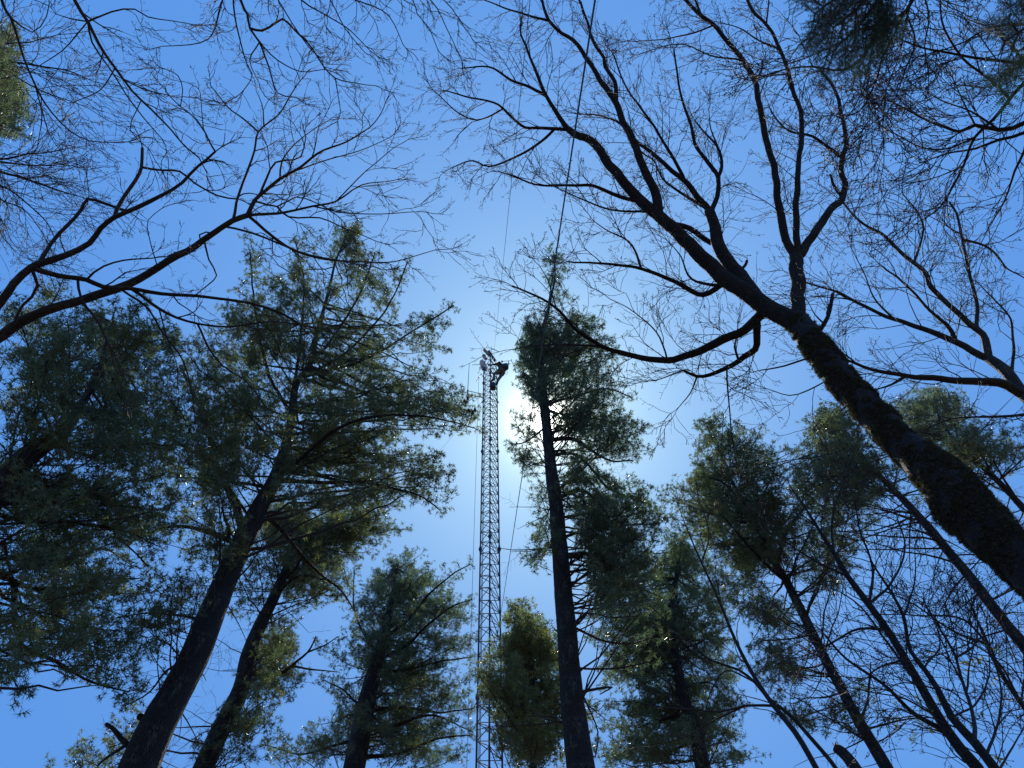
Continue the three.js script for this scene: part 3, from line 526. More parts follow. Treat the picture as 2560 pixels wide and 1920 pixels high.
// ───────────────────────── bare trees ─────────────────────────
{ // the mossy tree leaning in from the right
  const t = new Tree('bare_tree', 'massive moss-edged bare tree leaning in from the right and forking wide', BG, oakBark);
  t.trunk([...pts(q4, '2420,990 2330,890 2212,775 2150,718 2030,610 1930,512 1865,412 1795,358 1745,308 1690,262 1610,180 1545,110 1442,0'), ...pts(q2, '1340,1530 1270,1440 1225,1385')], [205, 202, 200, 202, 215, 236, 200, 168, 152, 144, 134, 130, 124, 120, 112, 96].map(w => w * QK), 7.5, { sides: 40, step: 0.07, rough: 0.05 });
  const L = (s, a, b, dh, o) => t.limb(pts(q2, s), a, b, dh, o);
  // great left limb and its forks
  L('1240,1420 1180,1370 1100,1325 1000,1255 930,1210 860,1145 780,1075 700,1000 640,930 560,870 490,800 440,730 390,670 340,610 245,560', 54, 17, 5.2, { grow: 0.6 });
  L('245,560 195,490 150,420 100,300 60,200 40,150 40,80', 13, 4, 1.5); L('240,565 130,550 60,555 0,510 -60,450 -180,420 -300,390', 10, 3, 1.4); L('195,575 100,630 0,685 -100,720 -170,695 -260,725', 8, 3, 1); L('150,430 60,370 0,350 -100,290 -220,295', 9, 3, 1.2); L('-40,480 -150,520 -240,480 -330,400', 5, 2.5, 0.8);
  L('640,930 620,840 570,720 520,600 480,530 450,440 390,370 330,260 280,190 200,130 160,90 130,0', 26, 6, 4.6); L('160,100 80,70 0,45 -120,0', 7, 3, 0.8); L('460,440 440,350 400,290 395,250 360,200 320,80 290,0', 12, 6, 2.4); L('560,640 470,540 380,500 270,490', 7, 3, 1); L('530,600 560,660 620,700 625,760', 6, 3, 0.3);
  L('560,890 470,850 350,800 240,800 100,795 0,760 -60,740', 12, 3, 1.2); L('750,875 650,900 560,912 430,908 300,860 150,790', 8, 2.5, 0.8); 
  // the second fork, upright
  L('1080,1310 1010,1225 940,1140 895,1060 872,970 852,912', 44, 26, 2.6); L('852,912 800,850 740,780 690,740 640,690 580,640 530,600 490,540', 17, 7, 2); L('740,780 700,690 640,590 560,470 500,390 460,300 440,240', 10, 3, 2.4); L('850,912 790,870 720,830 650,770 625,720', 10, 4, 1); L('868,935 885,850 888,765 850,710 800,640 770,530 730,410 710,290 700,220', 14, 4, 3); L('888,765 908,700 890,640 830,570 790,520', 10, 3, 1.2); L('890,640 860,560 850,470', 5, 2, 0.7);
  L('670,955 760,990 860,1050', 14, 13, 0.2); L('975,1170 1000,1150 1015,1125', 9, 7, 0.25, { name: 'broken_limb', grow: 0 });
  // lower sweeping limbs
  L('900,1245 830,1275 760,1250 700,1215 640,1190 560,1160 480,1150 390,1140 240,1130', 15, 4, 0.9); L('560,1160 540,1100 500,1040 420,1000 360,960', 7, 2.5, 0.9); L('880,1225 800,1220 760,1190 730,1110 700,1070', 9, 2.5, 0.7);
  L('1050,1380 980,1440 880,1480 800,1520 700,1552 600,1550 500,1530 420,1510 340,1470 260,1410 190,1330 130,1290 60,1260 0,1235', 25, 4, 1.6); L('665,1550 640,1460 580,1390 480,1320 420,1290', 5, 2, 1); L('400,1508 240,1490 100,1490 0,1510', 7, 2, 0.5); L('190,1330 150,1200 120,1150', 4, 2, 0.8); L('380,1490 300,1430 220,1360', 4, 2, 0.5);
  L('1045,1385 1060,1460 1050,1510 1000,1540 950,1580 880,1612 800,1625 740,1600', 21, 6, 0.2); L('930,1600 930,1660 940,1780 950,1900 975,2010', 5, 2, -0.3); L('790,1622 770,1700 720,1760', 5, 2, -0.1); L('975,1550 960,1500 970,1460', 7, 4, 0.3); L('740,1600 640,1640 560,1650', 4, 2, 0.1);
  // upright limbs
  L('1240,1400 1236,1300 1232,1200 1225,1110', 38, 34, 1.9, { grow: 0.3 });
  L('1215,1110 1190,1060 1168,960 1145,820 1120,680 1090,560 1060,420 1050,350 1000,260 940,190 870,110 810,60 750,0 690,-60', 22, 8, 6.5); L('1068,350 1080,300 1085,262', 6, 4, 0.5, { name: 'broken_limb', grow: 0 }); L('830,75 800,20 770,-40', 7, 4, 0.8); L('870,110 760,150 640,170 520,180', 5, 2, 0.6); L('1000,260 860,240 720,190 560,230', 5, 2, 0.6);
  L('1228,1110 1230,950 1235,750 1250,600 1250,500 1215,400 1190,300 1150,200 1100,110 1040,50 1010,-20', 18, 7, 6); L('1100,110 1105,40 1110,-30', 5, 3, 0.6); L('1150,210 1060,170 980,120 900,100', 6, 2, 0.8); L('1200,330 1100,330 1000,390', 5, 2, 0.5);
  L('1245,1110 1275,1060 1310,1000 1370,910 1430,850 1440,800 1420,740 1425,680 1445,630 1430,550 1410,430 1380,360 1330,300', 24, 6, 5); L('1420,690 1370,640 1300,590 1200,565 1130,500 1110,460', 10, 3, 1.2); L('1410,840 1385,790 1375,755', 9, 6, 0.3, { name: 'broken_limb', grow: 0 }); L('1430,870 1480,930 1500,960', 5, 2, 0.3);
  L('1310,1450 1350,1400 1375,1340 1385,1270', 13, 8, 0.7, { name: 'broken_limb', grow: 0.5 }); L('1345,1390 1310,1360 1290,1325', 5, 2, 0.3); L('1280,1580 1180,1580 1070,1600', 6, 3, 0.1, { grow: 0.4 });
  t.limb(pts(q4, '1345,10 1280,30 1200,50 1100,20'), 4, 2, 0.1);
  t.moss(20000, [0.055, 0.052, 0.018]); t.twigs({ every: 0.34, len: 1.0, sub: 4 }); t.bare();
}
{ // bare tree at the right edge
  const t = new Tree('bare_tree', 'bare tree at the right edge with arching limbs beyond the mossy trunk', BG, greyBark);
  t.trunk([...pts(q4, '2700,520 2520,330 2400,210 2300,120 2212,50'), ...pts(q2, '2130,1600 2060,1550')], [56, 54, 52, 48, 44, 40, 34].map(w => w * QK * 1.2), 11, { sides: 18 });
  const L = (s, a, b, dh, o) => t.limb(pts(q2, s), a, b, dh, o);
  L('2060,1555 1920,1480 1800,1430 1650,1380 1520,1320 1400,1260 1270,1220', 19, 4, 2.6); L('2060,1555 2030,1440 1960,1380 1870,1300 1810,1240 1790,1180 1740,1140 1660,1070 1600,1010 1520,970 1440,890', 19, 5, 4.5); L('2025,1420 2010,1320 1980,1200 1960,1100 1940,1010 1920,920 1890,875', 11, 5, 2.8); L('1910,1480 1880,1410 1800,1340 1730,1260 1680,1210 1600,1150', 11, 4, 1.8); L('1740,1140 1765,1060 1775,970 1740,900 1690,840', 7, 3, 1.5); L('2150,1620 2165,1500 2160,1400 2130,1340 2030,1240', 9, 3, 2.2); L('1950,1010 1900,990 1860,950', 5, 3, 0.4); L('1960,1020 2060,1070 2140,1160 2212,1200', 7, 3, 0.3);
  L('2212,1700 2100,1660 1960,1645 1820,1635 1700,1620 1560,1600 1450,1560 1400,1540', 26, 5, 0.8); L('1700,1620 1640,1660 1560,1690', 9, 3, 0); L('1500,1580 1420,1520 1350,1460', 5, 2, 0.5); t.limb(pts(q4, '2260,150 2150,140 2040,145 1900,150 1800,190'), 9, 3, 0.1); L('1650,1380 1560,1280 1520,1180 1480,1100', 6, 2, 1); L('1520,1320 1450,1290 1300,1280', 5, 2, 0.3);
  t.twigs({ every: 0.34, len: 1.3, sub: 4, r: 0.011 }); t.bare();
}
{ // tangle in the top right
  const t = new Tree('bare_tree', 'fine tangled bare branches filling the top right, reaching in from the right edge', BG, greyBark);
  t.hiddenTrunk([8.2, -0.6], [V(8, 6, -0.7), V(7.9, 9.5, -0.8), V(7.4, 12.5, -0.9)], 0.17, 0.07);
  const L = (s, a, b, dh, o) => t.limb(pts(q2, s), a, b, dh, o);
  L('2420,420 2212,530 2100,560 2000,540 1930,570 1870,550 1760,500 1640,440', 16, 4, 0.8); L('2420,250 2212,360 2150,430 2080,520 2000,600 1950,720 1900,810 1850,890 1790,940', 12, 4, -0.3); L('2400,540 2212,570 2100,600 2000,640 1900,660 1800,690', 12, 3, 0.4); L('2400,300 2212,282 2100,265 1950,240 1810,215 1700,180', 12, 4, 0.5); L('2390,600 2212,650 2170,740 2140,830 2110,900 2060,980', 9, 3, -0.2); L('2000,600 1900,640 1780,640 1660,580', 6, 3, 0.4); L('1950,720 1850,760 1780,780', 4, 2, 0); L('2150,440 2060,340 1950,250 1870,130 1850,0', 9, 4, 1); L('2212,60 2060,120 1960,180 1850,220', 7, 3, 0.3); L('2100,560 1980,480 1870,440 1750,380', 6, 2, 0.5); L('2000,540 1950,440 1900,330 1840,260', 5, 2, 0.6); L('2212,200 2120,140 2010,100 1900,60', 6, 2, 0.5);
  t.twigs({ every: 0.24, len: 1.1, sub: 4, up: 0.05 }); t.bare();
}
{ // drooping branches at top right
  const t = new Tree('bare_tree', 'bare tree overhead whose long thin branches droop past the hemlock at top right', BG, greyBark);
  t.hiddenTrunk([4.6, 3.6], [V(4.5, 6, 3.5), V(4.4, 11, 3.3), V(4.2, 13, 3.1)], 0.14, 0.06);
  const L = (s, a, b, dh, o) => t.limb(pts(q2, s), a, b, dh, o);
  L('1760,-200 1730,0 1640,100 1560,170 1500,260 1420,300 1300,290 1180,300 1060,340', 11, 3, -1); L('1720,20 1660,130 1600,250 1580,330 1540,420 1500,480 1440,500', 7, 2.5, -0.6); L('1640,100 1500,130 1400,190 1250,260 1100,300', 6, 2, -0.4); L('1780,-150 1720,30 1690,150 1670,260 1640,330 1600,440', 7, 2, -0.6); L('1590,400 1600,560 1605,700 1590,790', 3.5, 2, -0.4); L('1560,170 1470,380 1495,400', 5, 3, -0.3); L('1640,110 1560,200 1530,330 1480,460 1400,560', 5, 2, -0.5); L('1740,-100 1560,-20 1400,60 1300,140', 6, 2, -0.1); L('1700,60 1740,180 1700,300 1660,420 1610,500', 5, 2, -0.5); L('1840,-150 1800,60 1780,200 1800,330', 6, 2, -0.4);
  t.twigs({ every: 0.24, len: 0.9, sub: 4, up: -0.1 }); t.bare();
}
{ // two big limbs from the left
  const t = new Tree('bare_tree', 'bare maple at the left edge with two long limbs crossing in front of the pines', BG, greyBark);
  t.hiddenTrunk([-8.3, -2.6], [V(-8.1, 3, -2.7), V(-7.9, 6.5, -2.8), V(-7.4, 8.2, -3), V(-7.2, 9.6, -3.2)], 0.2, 0.1);
  const L = (s, a, b, dh, o) => t.limb(pts(q1, s), a, b, dh, o);
  L('-330,1500 -150,1420 0,1310 60,1225 140,1155 170,1140 280,1100 390,1050 440,990 500,940 600,890 700,840 790,790 860,720 930,655', 28, 6, 2.3, { grow: 0.35 });
  L('150,1145 220,1050 290,970 350,910 380,865 450,880 550,912', 11, 7, 1.2, { grow: 0.15 }); L('490,950 520,880 560,810 610,720 615,640', 11, 8, 1, { grow: 0.2 }); L('615,725 700,735 775,740 840,790 940,845 1030,860', 6, 4, 0.4, { grow: 0.5 }); L('925,660 900,600 880,560 830,500 780,460 720,400', 5, 2.5, 0.9, { grow: 0.8 }); L('850,725 890,700 925,690', 5, 4, 0.1, { grow: 0 }); L('780,460 790,390 770,330 690,290', 3, 2, 0.6); L('880,570 870,480 865,400', 3, 2, 0.5);
  L('160,1180 250,1190 380,1210 450,1240 560,1250 700,1270 900,1285 1080,1310 1230,1360 1290,1400', 14, 5, 0.6, { grow: 0.5 }); L('140,1190 165,1230 140,1280 100,1320 60,1400', 9, 6, -0.3, { grow: 0 });
  L('390,1200 450,1150 530,1125 660,1115', 6, 3, 0.3, { grow: 0.6 }); L('270,1100 260,1000 380,880 375,760', 3, 2, 0.8, { grow: 0.5 }); L('340,1220 350,1290 430,1400 480,1520', 7, 4, -0.4, { grow: 0.4 });
  L('-330,1640 -150,1530 0,1450 100,1390 200,1340 300,1300 420,1270 520,1240 640,1180 760,1110 840,1060 920,1010 1000,955 1070,930', 32, 13, 2, { grow: 0.25 });
  L('1000,955 1020,880 1060,760 1100,650 1115,570 1200,500 1240,440 1275,380', 8, 3, 2); L('1115,562 1050,510 980,460 910,370', 5, 2.5, 1, { grow: 0.4 }); L('1120,550 1138,480 1120,420', 4, 2, 0.5, { grow: 0.6 });
  L('1065,935 1100,870 1150,820 1210,770 1300,720 1400,650 1520,600 1600,550 1640,500', 12, 2.5, 2.2); L('1120,850 1150,770 1190,700 1300,680 1320,600', 7, 3, 1); L('1070,935 1200,920 1350,890 1450,870 1560,800 1700,780', 8, 2.5, 1.2); L('1350,890 1500,920 1650,925 1800,915', 4, 2, 0.3); L('1450,870 1580,740 1700,640', 3.5, 2, 0.5); L('1075,940 1180,1020 1270,1080 1400,1120 1530,1130 1700,1130 1880,1080', 8, 2, 0.7); L('980,990 1100,1010 1200,1050 1300,1090 1450,1125 1600,1150', 6, 2.5, 0.4, { grow: 0.7 }); L('895,1035 865,1040 862,1015 890,1003 940,1010', 5, 3, 0.05, { grow: 0 }); L('880,1050 900,1120 935,1190 900,1230 850,1270', 5, 2.5, -0.2, { grow: 0.5 }); L('1100,880 1200,890 1280,850 1400,890', 5, 2.5, 0.3); L('1210,890 1250,935 1380,940 1500,990 1620,1040', 5, 2, 0.3); L('1200,770 1220,690 1340,570 1420,520', 5, 2, 0.9); L('650,1150 650,1050 640,950 700,900', 3, 2, 0.6, { grow: 0.6 }); L('1250,740 1420,690 1560,650 1690,590', 4, 2, 0.7);
  L('560,1255 650,1310 760,1370 850,1400 1000,1410 1200,1390 1330,1410', 9, 3, 0.4, { grow: 0.5 }); L('870,1405 900,1500 960,1580 1050,1640 1150,1760', 6, 2.5, -0.2, { grow: 0.3 }); L('350,1300 420,1380 470,1480 520,1580', 7, 3, -0.4, { grow: 0.4 }); L('520,1250 640,1330 690,1420 790,1560 830,1700', 6, 3, -0.3, { grow: 0.4 }); L('700,1350 720,1460 760,1560', 4, 2, -0.2, { grow: 0.5 });
  t.twigs({ every: 0.42, len: 0.7, sub: 3, size: [0.45, 0.9] }); t.bare();
}
{ // top-left branches
  const t = new Tree('bare_tree', 'bare tree overhead with one long straight branch slanting down from the top left', BG, greyBark);
  t.hiddenTrunk([-4.8, 3.2], [V(-4.8, 6, 3), V(-4.7, 10, 2.6), V(-4.6, 12, 2.2)], 0.15, 0.06);
  const L = (s, a, b, dh, o) => t.limb(pts(q1, s), a, b, dh, o);
  L('230,-200 320,0 380,90 430,180 500,290 570,390 650,470 740,560 800,630 860,680 880,720', 11, 3, -0.8, { grow: 0.7 }); L('385,100 400,180 470,280 540,400 620,510 700,600', 5, 2.5, -0.3, { grow: 0.6 }); L('390,100 480,50 580,40 640,75 805,100', 5, 2, 0.2, { grow: 0.7 }); L('375,100 330,150 270,220 150,300', 4, 2, 0.2, { grow: 0.6 }); L('370,80 300,80 240,60', 4, 2, 0.2); L('500,290 430,390 320,440', 4, 2, -0.1, { grow: 0.6 }); L('600,430 560,560 640,640', 3, 2, -0.2, { grow: 0.5 }); L('540,330 640,390 760,420', 4, 2, 0.1);
  L('-60,-160 10,0 50,80 90,200 130,310 180,420 230,490 310,570 390,610 490,615', 8, 2.5, -0.6, { grow: 0.35 }); L('170,390 185,500 160,640', 4, 2, -0.3, { grow: 0.4 }); L('50,80 140,140 200,70 210,-40', 4, 2, 0.2, { grow: 0.4 });
  t.twigs({ every: 0.42, len: 0.75, sub: 3, size: [0.5, 0.9] }); t.bare();
}
{ // branches hanging from the top edge
  const t = new Tree('bare_tree', 'bare tree overhead whose twigs hang from the middle of the top edge', BG, greyBark);
  t.hiddenTrunk([-2.6, 5.6], [V(-2.6, 6, 5.4), V(-2.6, 12, 4.8), V(-2.5, 15.5, 4)], 0.17, 0.06);
  const L = (s, a, b, dh, o) => t.limb(pts(q1, s), a, b, dh, o);
  L('1010,-250 1040,0 1070,60 1080,120 1120,180 1160,280 1200,400 1270,420', 10, 2.5, -0.5); L('1082,122 1130,130 1190,100 1220,85 1290,150 1350,210 1400,290 1450,340 1540,360 1620,370', 7, 2, -0.3, { grow: 0.7 }); L('980,-200 960,0 930,120 900,170 820,195 700,200', 6, 2, -0.4); L('1000,-150 1010,30 1030,150 1070,280 1090,320 1040,400 1000,430', 6, 2, -0.5); L('1120,-250 1200,0 1260,100 1330,200 1370,240', 5, 2, -0.4); L('1180,-280 1300,0 1400,60 1500,120 1600,220', 6, 2, -0.5); L('1230,-280 1390,-40 1540,0 1680,70 1740,190', 6, 2, -0.4); L('1300,-280 1540,-60 1780,0 1800,60 1850,120 1890,210', 6, 2, -0.4, { grow: 0.6 }); L('1330,-280 1700,-60 1860,0 1930,120 1980,230', 6, 2, -0.4); L('1700,-60 1920,0 2000,110 2030,150', 4, 2, -0.2); L('1330,-280 1430,0 1490,120 1570,220', 5, 2, -0.4); L('1120,190 1200,260 1300,310 1400,300', 4, 2, -0.2); L('1100,180 1080,260 1120,360', 4, 2, -0.2); L('1450,340 1460,400 1470,470', 3, 2, -0.2);
  t.twigs({ every: 0.4, len: 0.6, sub: 3, up: -0.15, size: [0.5, 0.9] }); t.bare();
}
{ // fine twiggy crown upper left
  const t = new Tree('bare_tree', 'fine reddish twiggy crown at the left edge above the maple limbs', BG, greyBark);
  t.hiddenTrunk([-12.4, -2.4], [V(-12.3, 8, -2.4), V(-12.2, 14, -2.4), V(-12, 18, -2.4)], 0.2, 0.06);
  const L = (s, a, b, dh, o) => t.limb(pts(q1, s), a, b, dh, o);
  L('-160,260 0,270 100,275 200,290 300,310 400,350', 8, 2, 0.8); L('-160,740 0,690 110,665 200,660 300,640', 8, 2, 0.8); L('-160,720 0,740 100,770 250,820 380,860', 10, 2, 0.6); L('-140,700 0,700 120,712 230,716', 7, 3, 0.4); L('-160,180 0,300 60,330 200,400 340,450', 6, 2, 0.6); L('-120,900 0,860 100,900 180,1000', 5, 2, 0.2); L('-140,240 0,200 130,180 250,150', 6, 2, 0.8); L('-120,820 0,800 120,880 200,960 240,1040', 5, 2, 0.2); L('-120,1000 0,1000 60,1080', 4, 2, 0.2);
  t.twigs({ every: 0.2, len: 1.5, sub: 5, up: 0.15, r: 0.01, size: [0.8, 1.3] }); t.bare();
}
{ // thin sapling right of the middle
  const t = new Tree('sapling_tree', 'thin bent sapling with smooth bare stem in front of the right pines', BG, greyBark);
  t.trunk(pts(q4, '1330,1690 1220,1500 1130,1390 1050,1270 990,1160 940,1050 900,950 860,860 800,730 750,610 720,530'), [26, 24, 20, 18, 15, 13, 12, 10, 8, 5, 3].map(w => w * QK), 8.5, { sides: 10, rough: 0.04 });
  t.limbs.push({ C: t.trunkPts.slice(-46), R: t.trunkRad.slice(-46), grow: 0.4 });
  const L = (s, a, b, dh, o) => t.limb(pts(q4, s), a, b, dh, o);
  L('1120,1370 1000,1390 900,1415 800,1410 650,1395 500,1370', 7, 2.5, 0.2, { grow: 0.3 }); L('1000,1400 900,1440 760,1520 600,1570', 5, 2, 0, { grow: 0.2 }); L('830,780 850,650 830,560', 4, 2, 0.8, { grow: 0.4 }); L('1050,1280 1110,1180 1105,1060', 3, 1.5, 0.6, { grow: 0.5 }); L('990,1150 970,1090 975,1030', 3, 1.5, 0.5, { grow: 0.4 });
  t.twigs({ every: 0.4, len: 0.7, sub: 2, size: [0.5, 0.9] }); t.bare();
}
{
  const t = new Tree('sapling_tree', 'second smooth sapling stem at the bottom right arching left above the broken stump', BG, greyBark);
  t.trunk(pts(q4, '1420,1690 1300,1540 1200,1430 1100,1350 1050,1290 980,1235 850,1190 750,1100 600,960'), [20, 18, 16, 14, 12, 11, 9, 6, 3].map(w => w * QK), 9.5, { sides: 10, rough: 0.04, drift: -0.6 });
  t.limbs.push({ C: t.trunkPts.slice(-40), R: t.trunkRad.slice(-40), grow: 0.3 });
  const L = (s, a, b, dh, o) => t.limb(pts(q4, s), a, b, dh, o);
  L('1050,1290 920,1240 860,1330 840,1400', 5, 2, -0.2, { grow: 0.3 }); L('1250,1480 1200,1380 1210,1300', 3, 1.5, 0.5);
  t.twigs({ every: 0.5, len: 0.7, sub: 2, size: [0.5, 0.9] }); t.bare();
}
{ // broken stump
  const t = new Tree('broken_snag', 'broken dark snag with splintered top at the bottom right edge', undefined, pineBark);
  t.trunk(pts(q4, '1500,1690 1460,1630 1425,1590 1400,1572'), [52, 48, 46, 40].map(w => w * QK), 9, { sides: 18, rough: 0.1, step: 0.08 });
  for (const s of ['1395,1590 1390,1560 1385,1550', '1420,1580 1412,1560 1405,1548', '1405,1580 1398,1565 1400,1545']) t.limb(pts(q4, s), 5, 1.5, 0.12, { name: 'splinter', grow: 0 });
  t.done();
}
for (const [label, R, tr, wd, limbs, tw] of [
  ['dark forked bare tree rising from the bottom right corner', 11, '2080,1800 2010,1659 1940,1580 1850,1450 1780,1330 1700,1190 1620,1060 1540,950 1450,830 1390,730 1320,620 1250,510 1200,440', [58, 52, 48, 42, 38, 34, 31, 28, 24, 20, 14, 8, 4],
    ['1900,1560 1750,1430 1600,1290 1450,1190 1350,1080|15|4|1.4', '1550,960 1640,860 1700,700 1660,560|8|3|2', '1620,1060 1500,1060 1360,1130 1250,1180|8|3|0.6', '1700,1190 1560,1240 1540,1380|6|3|0.2', '1450,830 1300,760 1150,660|7|3|0.6', '1780,1330 1650,1160 1500,960 1420,900|9|3|2', '1400,740 1380,600 1420,450 1480,300|7|2|2.2', '1320,620 1240,560 1180,560|5|2|0.5', '1540,950 1560,800 1500,620 1480,500|8|3|2', '1850,1450 1700,1360 1540,1330 1400,1300|6|2|0.4']],
  ['thicker bare tree beside it at the bottom right with many upright limbs', 9.5, '2200,1800 2100,1680 2000,1550 1900,1440 1840,1320 1780,1230 1720,1150 1690,1000 1620,870 1560,780 1500,620', [46, 42, 38, 34, 26, 22, 18, 14, 11, 8, 4],
    ['2020,1570 1990,1420 1950,1300 1920,1180 1850,1060 1790,960|12|4|2.4', '1960,1320 1980,1200 2000,1090|6|2|0.9', '2050,1620 2100,1450 2110,1300 2060,1150|8|3|2', '2100,1660 2212,1480|6|3|0.8', '1920,1180 2000,1120 2010,1000|7|3|1.2', '1780,1240 1850,1120 1800,960|6|2|1.2', '1690,1000 1740,860 1740,700|6|2|1.2', '1880,1420 2000,1380 2060,1260 2050,1100|7|2|1.6', '1820,1300 1700,1290 1600,1330|5|2|0.3', '1950,1300 1880,1180 1760,1140|5|2|0.8']],
  ['slender bare tree with crossing twigs low at the right edge', 13, '2420,1700 2300,1520 2200,1380 2120,1260 2060,1130 2000,1000 1960,900', [26, 24, 22, 18, 14, 9, 4],
    ['2200,1390 2080,1180 1900,1090 1750,1080|7|2|0.6', '2300,1520 2130,1200 1950,1160|6|2|0.8', '2120,1260 1950,1020 1760,1000 1500,1000|8|2|0.4', '2060,1130 1900,1060 1700,930 1560,880|7|2|0.6', '2212,1400 2212,1200 2180,1000|6|2|2']]]) {
  const t = new Tree('bare_tree', label, BG, pineBark);
  t.trunk(pts(q4, tr), wd.map(w => w * QK), R, { sides: 16 });
  t.limbs.push({ C: t.trunkPts.slice(-60), R: t.trunkRad.slice(-60), grow: 0.8 });
  for (const l of limbs) { const [s, a, b, dh] = l.split('|'); t.limb(pts(q4, s), +a, +b, +dh); }
  t.twigs({ every: 0.36, len: 1.3, sub: 3, r: 0.011 }); t.youngLeaves(16, (x, y) => y > 1620 && x > 2080 && x < 2500); t.bare();
}
// ───────────────────────── the tower ─────────────────────────
const steel = new THREE.MeshStandardMaterial({ color: new THREE.Color().setRGB(0.06, 0.062, 0.068), metalness: 0, roughness: 0.85 });
const darkSteel = new THREE.MeshStandardMaterial({ color: new THREE.Color().setRGB(0.07, 0.07, 0.075), metalness: 0.3, roughness: 0.6 });
const radome = new THREE.MeshStandardMaterial({ color: new THREE.Color().setRGB(0.55, 0.57, 0.58), roughness: 0.5 });
const beige = new THREE.MeshStandardMaterial({ color: new THREE.Color().setRGB(0.3, 0.28, 0.24), roughness: 0.55 });
const blackRubber = new THREE.MeshStandardMaterial({ color: new THREE.Color().setRGB(0.025, 0.025, 0.027), roughness: 0.7 });
const TWR = 17, TC = atDist(1224.5, 1400, TWR); TC.y = 0;
const TIN = V(-TC.x, 0, -TC.z).normalize(), TRT = V(-TIN.z, 0, TIN.x).multiplyScalar(-1);   // toward the camera, and to the right as seen from it
if (TRT.x < 0) TRT.negate();
const T3 = (r, c, h) => TC.clone().addScaledVector(TRT, r).addScaledVector(TIN, c).setY(h);  // right, toward camera, height
const FACE = 0.64, CR3 = FACE / Math.sqrt(3), TOP = 35.6;
const LEG = [0, 1, 2].map(k => { const a = Math.PI / 2 + k * 2 * Math.PI / 3; return [CR3 * Math.cos(a), CR3 * Math.sin(a)]; });   // near, left, right
const legAt = (k, h) => T3(...LEG[k], h);
{
  const t = thing('lattice_tower', 'slender three-legged steel lattice radio tower rising in the middle of the frame', 'tower');
  t.position.copy(TC); const loc = p => p.clone().sub(TC);
  for (let k = 0; k < 3; k++) part('leg', new MB().rod(loc(legAt(k, -0.1)), loc(legAt(k, k ? TOP : TOP + 0.5)), 0.026, 10).geo(), steel, t);
  const bay = 6.1 / 11, first = Math.round(11.6 / bay), low = new MB();
  for (let i = 0; i * bay < TOP - 0.1; i++) for (let k = 0; k < 3; k++) {
    const h = i * bay + 0.25, a = loc(legAt(k, h)), b = loc(legAt((k + 1) % 3, h)), u = loc(legAt((k + 1) % 3, Math.min(h + bay, TOP))), a2 = loc(legAt(k, Math.min(h + bay, TOP)));
    const rung = m => m.rod(a, b, 0.0115, 6), diag = m => m.rod(k === 1 ? a2 : a, k === 1 ? b : u, 0.0125, 6);
    if (i < first) { rung(low); diag(low); } else { part('rung', rung(new MB()).geo(), steel, t); part('diagonal_brace', diag(new MB()).geo(), steel, t); }
  }
  part('lower_lattice', low.geo(), steel, t, true);
  for (const h of [9.9, 16.0, 22.1, 28.2, 34.2]) for (let k = 0; k < 3; k++) {
    const p = loc(legAt(k, h)), m = new MB();
    m.tube([p.clone().add(V(0, -0.17, 0)), p.clone().add(V(0, -0.15, 0)), p.clone().add(V(0, -0.05, 0)), p.clone().add(V(0, -0.045, 0)), p.clone().add(V(0, 0.045, 0)), p.clone().add(V(0, 0.05, 0)), p.clone().add(V(0, 0.15, 0)), p.clone().add(V(0, 0.17, 0))], [0.028, 0.036, 0.036, 0.062, 0.062, 0.036, 0.036, 0.028], 12, 0, true);
    const f = part('splice_flange', m.geo(), darkSteel, t);
    const bolts = new MB(); for (let b = 0; b < 6; b++) { const a = b * 1.047; bolts.rod(p.clone().add(V(Math.cos(a) * 0.05, -0.062, Math.sin(a) * 0.05)), p.clone().add(V(Math.cos(a) * 0.05, 0.062, Math.sin(a) * 0.05)), 0.006, 6); }
    part('bolts', bolts.geo(), darkSteel, f);
  }
  for (const h of [15.8, 32.4]) for (let k = 0; k < 3; k++) {   // guy brackets
    const p = legAt(k, h), o = V(p.x - TC.x, 0, p.z - TC.z).normalize(), q = loc(p), m = new MB();
    m.rod(q.clone().add(V(0, 0.11, 0)), q.clone().addScaledVector(o, 0.1).add(V(0, -0.03, 0)), 0.014).rod(q.clone().add(V(0, -0.11, 0)), q.clone().addScaledVector(o, 0.1).add(V(0, -0.03, 0)), 0.014).rod(q.clone().add(V(0, -0.14, 0)), q.clone().add(V(0, 0.14, 0)), 0.036, 10);
    part('guy_bracket', m.geo(), darkSteel, t);
  }
  const ft = new THREE.CylinderGeometry(0.55, 0.6, 0.3, 20); part('concrete_footing', ft, new THREE.MeshStandardMaterial({ color: 0x8a8780, roughness: 0.95 }), t);
}
